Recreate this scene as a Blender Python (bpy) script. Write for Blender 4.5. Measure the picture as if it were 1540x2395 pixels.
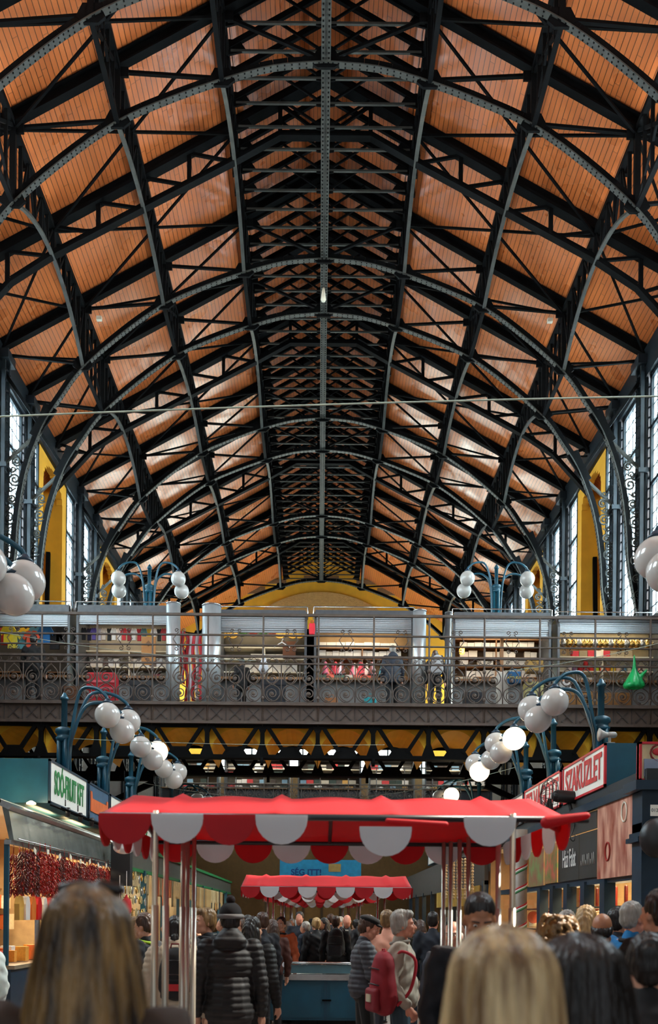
import bpy, math, random
from mathutils import Vector, Matrix
random.seed(7)
R = math.radians
for o in list(bpy.data.objects): bpy.data.objects.remove(o)
S = bpy.context.scene
col = S.collection
EYE = 1.70; F = 2130.0; VX, VY = 745.0, 2141.0; ROLL = 0.009
# ---------------------------------------------------------------- camera
cd = bpy.data.cameras.new('camera'); cam = bpy.data.objects.new('camera', cd); col.objects.link(cam)
cam.location = (0, 0, EYE); cam.rotation_euler = (R(90), -ROLL, 0)
cd.sensor_fit = 'VERTICAL'; cd.sensor_height = 36; cd.sensor_width = 36*1540/2395
cd.lens = 36*F/2395; cd.shift_x = (770-VX)/2395; cd.shift_y = (VY-1197.5)/2395
cd.clip_start = .05; cd.clip_end = 300
cd.dof.use_dof = True; cd.dof.focus_distance = 15; cd.dof.aperture_fstop = 2.2
S.camera = cam
# ---------------------------------------------------------------- world and light
w = bpy.data.worlds.new('world'); S.world = w; w.use_nodes = True
bg = w.node_tree.nodes['Background']; bg.inputs[0].default_value = (.84, .93, 1, 1); bg.inputs[1].default_value = .7
S.view_settings.view_transform = 'Standard'; S.view_settings.look = 'None'
S.view_settings.gamma = 1; S.view_settings.use_curve_mapping = False; S.view_settings.exposure = 0.0
WIN_POWER = 3900      # daylight outside each group of clerestory windows
def light(kind, name, loc, energy, color=(1, 1, 1), rot=(0, 0, 0), size=1, size_y=None, **k):
    l = bpy.data.lights.new(name, kind); l.energy = energy; l.color = color
    if kind == 'AREA':
        l.size = size
        if size_y: l.shape = 'RECTANGLE'; l.size_y = size_y
    elif kind in ('POINT', 'SPOT'): l.shadow_soft_size = size
    for a, b in k.items(): setattr(l, a, b)
    o = bpy.data.objects.new(name, l); col.objects.link(o); o.location = loc; o.rotation_euler = rot
    return o
BAYS = [9.0, 17.0, 25.0, 33.0, 41.0, 49.0]; PAIR = 2.25
for b in BAYS:
    y0, y1 = b-1.45, min(b+PAIR+1.45, 51.6)
    for s in (-1, 1):
        light('AREA', 'daylight', (s*9.9, (y0+y1)/2, EYE+11.6), WIN_POWER*(1.0 if b < 20 else 1)*(y1-y0)/5.15*(1.15 if s > 0 else 1), (.88, .94, 1), (0, R(90)*s, 0), 6.6, y1-y0)
light('AREA', 'daylight', (0, 51.95, EYE+10.6), 2900, (1, .88, .74), (R(-90), 0, 0), 11.4, 4.8)
sun = light('SUN', 'sun', (0, 0, 40), 13, (1, .90, .76)); sun.data.angle = R(1.5)
sun.rotation_euler = Vector((-.63, -.13, -.76)).to_track_quat('-Z', 'Y').to_euler()

# ---------------------------------------------------------------- helpers
def W(px, py, d):                       # a point of the hall seen at that place of the photo, d metres down the hall
    a, b = px-VX, VY-py
    u = (a-ROLL*b)/(1+ROLL*ROLL); v = b+ROLL*u
    return Vector((u*d/F, d, EYE+v*d/F))
def lin(c): return tuple((x/12.92 if x <= .04045 else ((x+.055)/1.055)**2.4) for x in c)
def hx(s): s = s.lstrip('#'); return lin([int(s[i:i+2], 16)/255 for i in (0, 2, 4)])
class N:
    def __init__(s, m): s.t = m.node_tree; s.n = s.t.nodes; s.l = s.t.links
    def new(s, ty, **k):
        x = s.n.new(ty)
        for a, b in k.items():
            if a in x.inputs: x.inputs[a].default_value = b
            else: setattr(x, a, b)
        return x
    def link(s, a, b): s.l.new(a, b)
    def math(s, op, a, b=None):
        x = s.n.new('ShaderNodeMath'); x.operation = op
        for i, v in enumerate((a, b)):
            if v is None: continue
            if isinstance(v, (int, float)): x.inputs[i].default_value = v
            else: s.l.new(v, x.inputs[i])
        return x.outputs[0]
    def mix(s, f, a, b):
        x = s.n.new('ShaderNodeMix'); x.data_type = 'RGBA'
        for v, i in ((f, 0), (a, 6), (b, 7)):
            if isinstance(v, (int, float)): x.inputs[i].default_value = v
            elif isinstance(v, tuple): x.inputs[i].default_value = (*v[:3], 1)
            else: s.l.new(v, x.inputs[i])
        return x.outputs[2]
MATS = {}
def mat(name, c, rough=.6, metal=0, var=.18, scale=6, emit=None, es=1, c2=None, stretch=(1, 1, 1), bump=0, bscale=40, trans=0, spec=None, sheen=0):
    if name in MATS: return MATS[name]
    m = bpy.data.materials.new(name); m.use_nodes = True; k = N(m); b = k.n['Principled BSDF']
    if isinstance(c, str): c = hx(c)
    if c2 is None: c2 = tuple(x*(1-var) for x in c)
    elif isinstance(c2, str): c2 = hx(c2)
    tc = k.new('ShaderNodeTexCoord'); mp = k.new('ShaderNodeMapping'); mp.inputs[3].default_value = stretch
    k.link(tc.outputs['Object'], mp.inputs[0])
    nz = k.new('ShaderNodeTexNoise', Scale=scale, Detail=4.0); k.link(mp.outputs[0], nz.inputs['Vector'])
    f = k.math('MULTIPLY', k.math('SUBTRACT', nz.outputs[0], .35), 3.0)
    cl = k.n.new('ShaderNodeClamp'); k.link(f, cl.inputs[0])
    k.link(k.mix(cl.outputs[0], c, c2), b.inputs['Base Color'])
    b.inputs['Roughness'].default_value = rough; b.inputs['Metallic'].default_value = metal
    if spec is not None: b.inputs['Specular IOR Level'].default_value = spec
    if sheen: b.inputs['Sheen Weight'].default_value = sheen
    if bump:
        n2 = k.new('ShaderNodeTexNoise', Scale=bscale, Detail=2.0); k.link(mp.outputs[0], n2.inputs['Vector'])
        bp = k.new('ShaderNodeBump', Strength=bump, Distance=.02); k.link(n2.outputs[0], bp.inputs['Height']); k.link(bp.outputs[0], b.inputs['Normal'])
    if emit:
        b.inputs['Emission Color'].default_value = (*(hx(emit) if isinstance(emit, str) else emit), 1); b.inputs['Emission Strength'].default_value = es
    if trans:   # thin cloth that lets light through
        t = k.new('ShaderNodeBsdfTranslucent'); t.inputs[0].default_value = (*c, 1)
        ms = k.new('ShaderNodeMixShader'); ms.inputs[0].default_value = trans
        k.link(b.outputs[0], ms.inputs[1]); k.link(t.outputs[0], ms.inputs[2]); k.link(ms.outputs[0], k.n['Material Output'].inputs[0])
    MATS[name] = m; return m
def cmat(hexs, rough=.75, **k): return mat('paint_'+hexs.strip('#')+str(rough), hexs, rough, **k)

class MB:
    def __init__(s): s.v = []; s.f = []; s.sm = []
    def add(s, vs, fs, smooth=False):
        n = len(s.v); s.v += [tuple(v) for v in vs]; s.f += [tuple(i+n for i in f) for f in fs]; s.sm += [smooth]*len(fs); return s
    def box(s, c, sz, rz=0, M=None):
        x, y, z = sz[0]/2, sz[1]/2, sz[2]/2; c = Vector(c)
        vs = [Vector((a*x, b*y, d*z)) for a in (-1, 1) for b in (-1, 1) for d in (-1, 1)]
        m = M or Matrix.Rotation(rz, 3, 'Z')
        return s.add([m@v+c for v in vs], [(0, 1, 3, 2), (4, 6, 7, 5), (0, 4, 5, 1), (2, 3, 7, 6), (0, 2, 6, 4), (1, 5, 7, 3)])
    def b2(s, a, b): return s.box([(a[i]+b[i])/2 for i in range(3)], [abs(a[i]-b[i]) for i in range(3)])
    def beam(s, p, q, w, h, up=(0, 0, 1)):      # w across, h along up
        p = Vector(p); q = Vector(q); d = (q-p); L = d.length
        if L < 1e-6: return s
        d.normalize(); u = Vector(up); sd = d.cross(u)
        if sd.length < 1e-3: sd = d.cross(Vector((1, 0, 0)))
        sd.normalize(); u = sd.cross(d).normalized()
        m = Matrix((sd, d, u)).transposed()
        return s.box((p+q)/2, (w, L, h), M=m)
    def tube(s, pts, r, n=8, closed=False, caps=True):
        P = [Vector(p) for p in pts]; k = len(P); rr = r if isinstance(r, (list, tuple)) else [r]*k
        prev = None; vs = []
        for i in range(k):
            a = P[(i-1) % k] if (closed or i > 0) else P[i]; b = P[(i+1) % k] if (closed or i < k-1) else P[i]
            t = (b-a)
            t = t.normalized() if t.length > 1e-9 else Vector((0, 0, 1))
            if prev is None:
                x = t.orthogonal().normalized()
            else:
                x = prev-t*prev.dot(t)
                x = x.normalized() if x.length > 1e-6 else t.orthogonal().normalized()
            prev = x; y = t.cross(x)
            for j in range(n):
                an = 2*math.pi*j/n; vs.append(P[i]+(x*math.cos(an)+y*math.sin(an))*rr[i])
        fs = []
        for i in range(k if closed else k-1):
            for j in range(n):
                a = i*n+j; b = i*n+(j+1) % n; i2 = (i+1) % k
                fs.append((a, b, i2*n+(j+1) % n, i2*n+j))
        if caps and not closed: fs.append(tuple(range(n))[::-1]); fs.append(tuple((k-1)*n+j for j in range(n)))
        return s.add(vs, fs, True)
    def ell(s, c, r, nu=14, nv=8, M=None):
        r = (r, r, r) if isinstance(r, (int, float)) else r; c = Vector(c)
        vs = []
        for i in range(nv+1):
            t = math.pi*i/nv
            for j in range(nu):
                a = 2*math.pi*j/nu; v = Vector((r[0]*math.sin(t)*math.cos(a), r[1]*math.sin(t)*math.sin(a), r[2]*math.cos(t)))
                vs.append((M@v if M else v)+c)
        fs = [(i*nu+j, (i+1)*nu+j, (i+1)*nu+(j+1) % nu, i*nu+(j+1) % nu) for i in range(nv) for j in range(nu)]
        return s.add(vs, fs, True)
    def cap(s, p, q, r1, r2, n=10):             # tapered limb with rounded ends
        p = Vector(p); q = Vector(q); d = q-p; L = max(d.length, 1e-5); d = d/L
        pts = []; rr = []
        for a in (80, 55, 30): pts.append(p-d*r1*math.sin(R(a))); rr.append(r1*math.cos(R(a)))
        pts += [p, q]; rr += [r1, r2]
        for a in (30, 55, 80): pts.append(q+d*r2*math.sin(R(a))); rr.append(r2*math.cos(R(a)))
        return s.tube(pts, rr, n)
    def lathe(s, prof, c=(0, 0, 0), n=16, smooth=True):
        c = Vector(c); vs = []
        for r, z in prof:
            for j in range(n): a = 2*math.pi*j/n; vs.append(c+Vector((r*math.cos(a), r*math.sin(a), z)))
        fs = [(i*n+j, i*n+(j+1) % n, (i+1)*n+(j+1) % n, (i+1)*n+j) for i in range(len(prof)-1) for j in range(n)]
        fs.append(tuple(range(n))[::-1]); fs.append(tuple((len(prof)-1)*n+j for j in range(n)))
        return s.add(vs, fs, smooth)
    def prism(s, poly, axis='y', a=0, b=.1):    # polygon (u,v) extruded from a to b along the axis
        def mk(u, v, t): return {'y': (u, t, v), 'x': (t, u, v), 'z': (u, v, t)}[axis]
        n = len(poly); vs = [mk(u, v, a) for u, v in poly]+[mk(u, v, b) for u, v in poly]
        return s.add(vs, [tuple(range(n)), tuple(range(2*n-1, n-1, -1))]+[(i, i+n, (i+1) % n+n, (i+1) % n) for i in range(n)])
    def quad(s, a, b, c, d): return s.add([a, b, c, d], [(0, 1, 2, 3)])
    def mesh(s, name):
        me = bpy.data.meshes.new(name); me.from_pydata(s.v, [], s.f)
        me.polygons.foreach_set('use_smooth', s.sm); me.update(); return me
    def build(s, name, m, parent=None, off=None):
        if off is not None: s.v = [tuple(Vector(v)-Vector(off)) for v in s.v]
        me = s.mesh(name)
        if m: me.materials.append(m)
        return link(name, me, parent)
def link(name, me, parent=None):
    o = bpy.data.objects.new(name, me); col.objects.link(o)
    if parent is not None: o.parent = parent
    return o
def tag(o, label=None, cat=None, group=None, kind=None):
    if label: o['label'] = label
    if cat: o['category'] = cat
    if group: o['group'] = group
    if kind: o['kind'] = kind
    return o
def thing(name, loc, label, cat, group=None, rz=0):
    o = bpy.data.objects.new(name, None); col.objects.link(o); o.location = loc; o.rotation_euler = (0, 0, rz); o.empty_display_size = .1
    return tag(o, label, cat, group)
def kids(o): return [c for c in o.children]
def dup(o, loc=None, rz=None, label=None, group=None, parent=None):
    c = o.copy(); col.objects.link(c)
    if parent is not None: c.parent = parent
    if loc is not None: c.location = loc
    if rz is not None: c.rotation_euler = (0, 0, rz)
    if label: c['label'] = label
    if group: c['group'] = group
    for ch in kids(o): dup(ch, parent=c)
    return c
def recolor(o, m):
    o.material_slots[0].link = 'OBJECT'; o.material_slots[0].material = m
TS = bpy.data.scenes.new('workshop')
def remesh(mb, name, vox, m, parent=None, fn=None):
    me = mb.mesh(name); o = bpy.data.objects.new(name, me); TS.collection.objects.link(o)
    md = o.modifiers.new('r', 'REMESH'); md.mode = 'VOXEL'; md.voxel_size = vox; md.use_smooth_shade = True
    sm = o.modifiers.new('s', 'SMOOTH'); sm.iterations = 3; sm.factor = .5
    TS.view_layers[0].update(); dg = TS.view_layers[0].depsgraph; dg.update()
    new = bpy.data.meshes.new_from_object(o.evaluated_get(dg)); bpy.data.objects.remove(o)
    new.name = name
    if fn: fn(new)
    new.materials.clear(); new.materials.append(m)
    for p in new.polygons: p.use_smooth = True
    return link(name, new, parent)
def text(name, s, m, loc, rot, size, parent=None, ext=.004, sx=1, bold=False):
    c = bpy.data.curves.new(name, 'FONT'); c.body = s; c.size = size; c.extrude = ext; c.align_x = 'CENTER'; c.align_y = 'CENTER'
    if bold: c.offset = size*.025
    t = bpy.data.objects.new(name, c); TS.collection.objects.link(t)
    TS.view_layers[0].update(); dg = TS.view_layers[0].depsgraph; dg.update()
    me = bpy.data.meshes.new_from_object(t.evaluated_get(dg)); bpy.data.objects.remove(t)
    me.materials.clear(); me.materials.append(m)
    o = link(name, me, parent); o.location = loc; o.rotation_euler = rot; o.scale = (sx, 1, 1); return o

IRON = mat('dark_riveted_iron', (.003, .003, .003), .7, .0, .4, 3, spec=.06)
IRON2 = mat('grey_iron_plate', (.048, .047, .040), .55, .05, .35, 4, spec=.25)
COLI = mat('blue_black_iron', (.008, .012, .015), .5, .0, .35, 3, spec=.25)
BROWN = mat('brown_railing_paint', (.085, .061, .047), .6, .0, .3, 8, spec=.3)
BLUE = mat('petrol_blue_paint', '#104a5c', .42, 0, .2, 5)
BLUED = mat('dark_blue_paint', '#0c2b3d', .45, 0, .25, 5)
STEEL = mat('brushed_steel', (.55, .55, .53), .25, .95, .2, 20)
CHROMEB = mat('worn_brass_steel', (.58, .53, .43), .32, .55, .35, 9, stretch=(1, 1, .2))
YEL = mat('yellow_ochre_plaster', '#d99a1c', .8, 0, .15, 2)
WHITE = mat('white_cardboard', '#e4e0d6', .7, 0, .08, 8)
CLEAR = None
BLACK = mat('black_plastic', (.012, .012, .013), .45)
# ================================================================ floor
def floor_mat():
    m = bpy.data.materials.new('stone_tiles'); m.use_nodes = True; k = N(m); b = k.n['Principled BSDF']
    tc = k.new('ShaderNodeTexCoord'); br = k.new('ShaderNodeTexBrick'); br.inputs['Scale'].default_value = 1.0
    br.inputs['Color1'].default_value = (.30, .22, .19, 1); br.inputs['Color2'].default_value = (.24, .20, .19, 1); br.inputs['Mortar'].default_value = (.07, .06, .06, 1)
    br.inputs['Mortar Size'].default_value = .008; br.inputs['Brick Width'].default_value = .45; br.inputs['Row Height'].default_value = .45; br.offset = 0
    k.link(tc.outputs['Object'], br.inputs['Vector']); k.link(br.outputs[0], b.inputs['Base Color']); b.inputs['Roughness'].default_value = .3
    return m
o = MB().b2((-14, -4, -.2), (14, 54, 0)).build('floor', floor_mat()); tag(o, kind='structure')

# ================================================================ boarded roof
def board_mat(name, c1, c2, axis='u', pitch=.105, rough=.34):
    m = bpy.data.materials.new(name); m.use_nodes = True; k = N(m); b = k.n['Principled BSDF']
    tc = k.new('ShaderNodeTexCoord'); sp = k.new('ShaderNodeSeparateXYZ'); k.link(tc.outputs['Object'], sp.inputs[0])
    ax, ay = (sp.outputs[0], sp.outputs[1]) if axis == 'u' else (sp.outputs[1], sp.outputs[0])
    u = k.math('MULTIPLY', ax, 1/pitch); fr = k.math('FRACT', u); gap = k.math('LESS_THAN', fr, .13)
    cell = k.math('FLOOR', u)
    wn = k.new('ShaderNodeTexWhiteNoise', noise_dimensions='1D'); k.link(cell, wn.inputs['W'])
    v = k.math('ADD', k.math('MULTIPLY', ay, .55), k.math('MULTIPLY', wn.outputs[0], 9.7))
    seam = k.math('LESS_THAN', k.math('FRACT', v), .012)
    cb = k.new('ShaderNodeCombineXYZ'); k.link(cell, cb.inputs[0]); k.link(k.math('FLOOR', v), cb.inputs[1])
    w2 = k.new('ShaderNodeTexWhiteNoise', noise_dimensions='3D'); k.link(cb.outputs[0], w2.inputs['Vector'])
    nz = k.new('ShaderNodeTexNoise', Scale=.5, Detail=3.0); k.link(tc.outputs['Object'], nz.inputs['Vector'])
    f = k.math('ADD', k.math('MULTIPLY', w2.outputs[0], .35), k.math('MULTIPLY', nz.outputs[0], .7))
    c = k.mix(f, c1, c2)
    g = k.math('MAXIMUM', gap, seam)
    c = k.mix(k.math('MAXIMUM', k.math('MULTIPLY', gap, .85), k.math('MULTIPLY', seam, .4)), c, (.03, .012, .006))
    k.link(c, b.inputs['Base Color'])
    b.inputs['Coat Weight'].default_value = .4; b.inputs['Coat Roughness'].default_value = .28; b.inputs['Specular IOR Level'].default_value = .6; nr = k.new('ShaderNodeTexNoise', Scale=1.3, Detail=2.0); k.link(tc.outputs['Object'], nr.inputs['Vector'])
    k.link(k.math('ADD', k.math('MULTIPLY', nr.outputs[0], .25), rough-.16), b.inputs['Roughness'])
    bp = k.new('ShaderNodeBump', Strength=.35, Distance=.02)
    k.link(k.math('SUBTRACT', k.math('MULTIPLY', nr.outputs[0], 1.2), g), bp.inputs['Height']); k.link(bp.outputs[0], b.inputs['Normal'])
    return m
BOARD = board_mat('varnished_orange_boards', (.60, .165, .045), (.46, .11, .025))
BOARDX = board_mat('varnished_cross_boards', (.52, .17, .05), (.42, .12, .03), 'v', .14)
XG = [0, 2.2, 4.4, 6.6, 8.9]
def ztop(x): return EYE+20.3-abs(x)*.5506
def ZB(h): return EYE+h
LB = [18.0, 17.6, 16.7, 15.0]
Y0, Y1 = -5.0, 52.0
mb = MB()
for s in (-1, 1):
    a, b = (s*9.15, ztop(9.15)+.32), (s*2.0, ztop(2.0)+.32)
    mb.prism([a, b, (b[0], b[1]+.1), (a[0], a[1]+.1)], 'y', Y0, Y1)
o = mb.build('ceiling', BOARD); tag(o, kind='structure')
mb = MB()
for s in (-1, 1):
    a, b = (s*2.35, ZB(19.65)), (0, ZB(21.05))
    mb.prism([a, b, (b[0], b[1]+.1), (a[0], a[1]+.1)], 'y', Y0, Y1)
o = mb.build('ceiling', BOARD); tag(o, kind='structure')
mb = MB()
for s in (-1, 1): mb.b2((s*2.12, Y0, ztop(2.1)+.3), (s*2.2, Y1, ZB(19.75)))
o = mb.build('trim_1', IRON); tag(o, kind='structure')

# ================================================================ iron roof
def crom(pts, n=4):
    out = []
    for i in range(len(pts)-1):
        p0 = Vector(pts[max(i-1, 0)]); p1 = Vector(pts[i]); p2 = Vector(pts[i+1]); p3 = Vector(pts[min(i+2, len(pts)-1)])
        for j in range(n):
            t = j/n; out.append(.5*((2*p1)+(p2-p0)*t+(2*p0-5*p1+4*p2-p3)*t*t+(-p0+3*p1-3*p2+p3)*t**3))
    out.append(Vector(pts[-1])); return out
def spiral(cx, cz, r0, r1, a0, turns, n=18, y=0):
    return [(cx+(r0+(r1-r0)*i/n)*math.cos(a0+turns*2*math.pi*i/n), y, cz+(r0+(r1-r0)*i/n)*math.sin(a0+turns*2*math.pi*i/n)) for i in range(n+1)]
def parts(root, spec):
    for nm, m, mb in spec: mb.build(nm, m, root)
def gusset(mb, x, z, r=.28):
    mb.prism([(x-r, z+.02), (x-r*.5, z-.1), (x+r*.5, z-.1), (x+r, z+.02), (x+r*.55, z+.27), (x-r*.55, z+.27)], 'y', -.03, .03)
def main_frame_mesh():
    sp = []
    def add(nm, m, mb): sp.append((nm, m, mb.mesh(nm), m))
    top = MB()
    for s in (-1, 1):
        a = (s*8.9, 0, ztop(8.9)); b = (0, 0, ztop(0))
        top.beam(a, b, .19, .04); top.beam((a[0], 0, a[2]+.13), (0, 0, b[2]+.13), .04, .24); top.beam((a[0], 0, a[2]+.26), (0, 0, b[2]+.26), .2, .03)
    add('rafter', IRON, top)
    low = MB(); lweb = MB(); riv = MB()
    prof = [(0, 0, ZB(18.0)), (1.1, 0, ZB(17.9)), (2.2, 0, ZB(17.6)), (3.3, 0, ZB(17.2)), (4.4, 0, ZB(16.7)), (5.5, 0, ZB(15.92)), (6.6, 0, ZB(14.95)), (7.15, 0, ZB(14.2)), (7.7, 0, ZB(13.3)), (8.12, 0, ZB(12.1)), (8.33, 0, ZB(10.8)), (8.42, 0, ZB(9.6)), (8.75, 0, ZB(8.0))]
    cur = crom(prof, 4)
    for s in (-1, 1):
        for i in range(len(cur)-1):
            p = Vector((s*cur[i].x, 0, cur[i].z)); q = Vector((s*cur[i+1].x, 0, cur[i+1].z))
            low.beam(p, q+(q-p)*.02, .15, .025); n = Vector((-(q-p).z, 0, (q-p).x))*s; n.normalize()
            if n.z < 0: n = -n
            lweb.beam(p+n*.09, q+n*.09, .04, .15)
            L = (q-p).length; k = max(2, int(L/.11))
            for j in range(k):
                c = p+(q-p)*(j+.5)/k-n*.016
                for yy in (-.045, .045): riv.box((c.x, yy, c.z), (.028, .028, .012), M=Matrix((((q-p).normalized()), Vector((0, 1, 0)), n)).transposed())
    add('bottom_chord', IRON2, low); add('chord_web', IRON, lweb); add('rivet_rows', IRON, riv)
    for s in (-1, 1):
        for i in (1, 2, 3):
            x = s*XG[i]; p = MB(); p.beam((x, 0, ZB(LB[i])), (x, 0, ztop(x)), .11, .12, (1, 0, 0)); add('post', IRON, p)
        for i in range(4):
            p = MB(); p.beam((s*XG[i], .04, ZB(LB[i])+.1), (s*XG[i+1], .04, ztop(XG[i+1])-.05), .07, .06, (0, 0, 1)); add('diagonal', IRON, p)
        p = MB(); p.beam((s*8.8, .05, ZB(14.9)), (s*7.72, .05, ZB(13.3)), .1, .09); add('diagonal', IRON, p)
        p = MB(); p.beam((s*7.72, .05, ZB(13.3)), (s*8.8, .05, ZB(12.3)), .08, .07); add('diagonal', IRON2, p)
    def gp(fn):
        g = MB(); fn(g); add('gusset_plate', IRON, g)
    for s in (-1, 1):
        for i in (1, 2, 3):
            gp(lambda g: gusset(g, s*XG[i], ZB(LB[i]))); gp(lambda g: g.box((s*XG[i], 0, ztop(XG[i])-.1), (.45, .05, .2)))
        gp(lambda g: g.prism([(s*7.3, ZB(13.8)), (s*7.85, ZB(13.0)), (s*8.05, ZB(13.15)), (s*7.8, ZB(13.6)), (s*7.65, ZB(14.0))], 'y', -.03, .03))
    gp(lambda g: gusset(g, 0, ZB(18.0), .35))
    for s in (-1, 1):       # pierced scroll panel between the bracket and the column
        f = MB()
        for zc, r, c0 in ((11.9, .19, 8.45), (11.35, .14, 8.52), (10.85, .2, 8.6), (10.3, .15, 8.62), (9.8, .17, 8.62), (9.3, .13, 8.65), (12.4, .14, 8.4), (8.85, .14, 8.7)):
            f.tube([Vector(v) for v in spiral(s*c0, ZB(zc), r, .03, R(40)*s, 1.7*s, 16)], .028, 5)
            f.tube([Vector(v) for v in spiral(s*(c0+.05), ZB(zc+.27), r*.5, .02, R(200), -1.2*s, 10)], .022, 5)
            f.box((s*(c0-.02), 0, ZB(zc+.25)), (.2, .02, .03), M=Matrix.Rotation(R(35)*s, 3, 'Y'))
        add('scroll_panel', IRON2, f)
    return sp
def place(sp, root):
    for nm, m, me, mm in sp:
        if not me.materials: me.materials.append(m)
        o = link(nm, me, root)
        if nm == 'rivet_rows': o['kind'] = 'stuff'
MAIN = main_frame_mesh()
order = ['cut off by the top edge of the photo', 'second from the viewer, whole apex in view', 'third from the viewer, above the bridge kiosks', 'fourth from the viewer, just behind the third', 'fifth from the viewer', 'sixth from the viewer', 'seventh from the viewer', 'eighth from the viewer', 'ninth and last, in front of the yellow gable']
frames = []
for b in BAYS[1:]:
    frames += [b, b+PAIR]
for i, y in enumerate(frames[:9]):
    r = thing('arched_truss', (0, y, 0), 'riveted roof arch with pale lower chord, '+order[i], 'roof truss', 'arched roof trusses'); place(MAIN, r)
def mid_frame():
    sp = []
    def add(nm, mb): sp.append((nm, IRON, mb.mesh(nm), IRON))
    BT = [(0, 18.9), (1.1, 18.9), (2.2, 18.28), (4.4, 17.12), (6.6, 15.95), (7.6, 15.3), (8.8, 14.0)]
    def zb(x):
        for (a, b), (c, d) in zip(BT, BT[1:]):
            if a <= x <= c: return ZB(b+(d-b)*(x-a)/(c-a))
    t = MB(); lo = MB()
    for s in (-1, 1):
        a = (s*8.9, 0, ztop(8.9)); b = (0, 0, ztop(0)); t.beam(a, b, .26, .08); t.beam((a[0], 0, a[2]+.15), (0, 0, b[2]+.15), .05, .28)
        for (x0, h0), (x1, h1) in zip(BT, BT[1:]):
            lo.beam((s*x0, 0, ZB(h0)), (s*x1, 0, ZB(h1)), .19, .05); lo.beam((s*x0, 0, ZB(h0)+.08), (s*x1, 0, ZB(h1)+.08), .06, .14)
    add('rafter', t); add('bottom_chord', lo)
    for s in (-1, 1):
        for x in (1.1, 2.2, 3.3, 4.4, 5.5, 6.6, 7.7):
            p = MB(); p.beam((s*x, 0, zb(x)), (s*x, 0, ztop(x)), .07, .1, (1, 0, 0)); add('post', p)
        for x0, x1 in ((0, 1.1), (3.3, 4.4), (5.5, 6.6), (7.7, 8.7)):
            p = MB(); p.beam((s*x0, 0, zb(x0)), (s*x1, 0, ztop(x1)), .06, .07); add('diagonal', p)
        for x0, x1 in ((2.2, 3.3), (4.4, 5.5), (6.6, 7.7)):
            p = MB(); p.beam((s*x0, 0, zb(x0)), (s*x1, 0, ztop(x1)), .06, .07); add('diagonal', p)
    return sp, zb
MID, zmid = mid_frame()
mids = [(a+PAIR+b)/2 for a, b in zip(BAYS[1:], BAYS[2:])]
mo = ['large across the upper part of the roof', 'halfway down the roof', 'low down, third of its kind', 'farthest, by the yellow gable']
for i, y in enumerate(mids):
    r = thing('lattice_truss', (0, y, 0), 'black lattice rafter truss with flat apex, '+mo[i], 'roof truss', 'lattice rafter trusses'); place(MID, r)
# long girders
side = {-1: 'left', 1: 'right'}; nth = {1: 'inner', 2: 'middle', 3: 'outer'}
dist = ['at the top edge', 'second span from the viewer', 'third span from the viewer', 'fourth span from the viewer', 'fifth span from the viewer']
gm = {}
for gi in (1, 2, 3):
    x = XG[gi]
    ch = MB(); web = MB(); tp = MB(); L = 8-PAIR
    zt = ztop(x)-.02; zl = ZB(LB[gi]); zm = zmid(x)
    def hh(t): return zm+(zl-zm)*(2*t-1)**2
    ns = 14
    for i in range(ns):
        a, b = i/ns, (i+1)/ns; ch.beam((0, a*L, hh(a)), (0, b*L, hh(b)), .09, .05)
    tp.beam((0, 0, zt), (0, L, zt), .12, .12)
    n = 12
    for i in range(1, n):
        t = i/n; web.beam((0, t*L, hh(t)), (0, t*L, zt), .06, .08, (1, 0, 0))
        if i % 2 and i < n: web.beam((0, t*L, hh(t)), (0, (i+1)/n*L, zt), .04, .06)
        else: web.beam((0, t*L, zt), (0, (i+1)/n*L, hh((i+1)/n)), .04, .06)
    ch2 = MB(); web2 = MB()
    ch2.beam((0, -PAIR, zl), (0, 0, zl), .10, .05); tp.beam((0, -PAIR, zt), (0, 0, zt), .12, .12)
    for i in range(1, 5): web2.beam((0, -PAIR*i/5, zl), (0, -PAIR*i/5, zt), .05, .07, (1, 0, 0))
    web2.beam((0, 0, zl), (0, -PAIR, zt), .05, .07); web2.beam((0, 0, zt), (0, -PAIR, zl), .05, .07)
    jag = MB()      # the rafter feet that step along the girder
    for i in range(int((L+PAIR)/.62)):
        y = L-.3-i*.62; jag.box((.1, y, zt+.1), (.16, .1, .28))
    gm[gi] = [('bottom_chord', IRON2, ch.mesh('bottom_chord'), IRON2), ('top_chord', IRON, tp.mesh('top_chord'), IRON), ('lattice_web', IRON, web.mesh('lattice_web'), IRON), ('bottom_chord', IRON, ch2.mesh('bottom_chord'), IRON), ('lattice_web', IRON, web2.mesh('lattice_web'), IRON), ('rafter_feet', IRON, jag.mesh('rafter_feet'), IRON)]
    for s in (-1, 1):
        for bi, b in enumerate(BAYS[1:6]):
            if bi == 4: continue
            r = thing('lattice_girder', (s*x, b+PAIR, 0), '%s lengthwise lattice girder on the %s roof slope, %s' % (nth[gi], side[s], dist[bi]), 'roof girder', 'lengthwise roof girders')
            place(gm[gi], r)
            if s < 0: r.scale.x = -1
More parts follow.
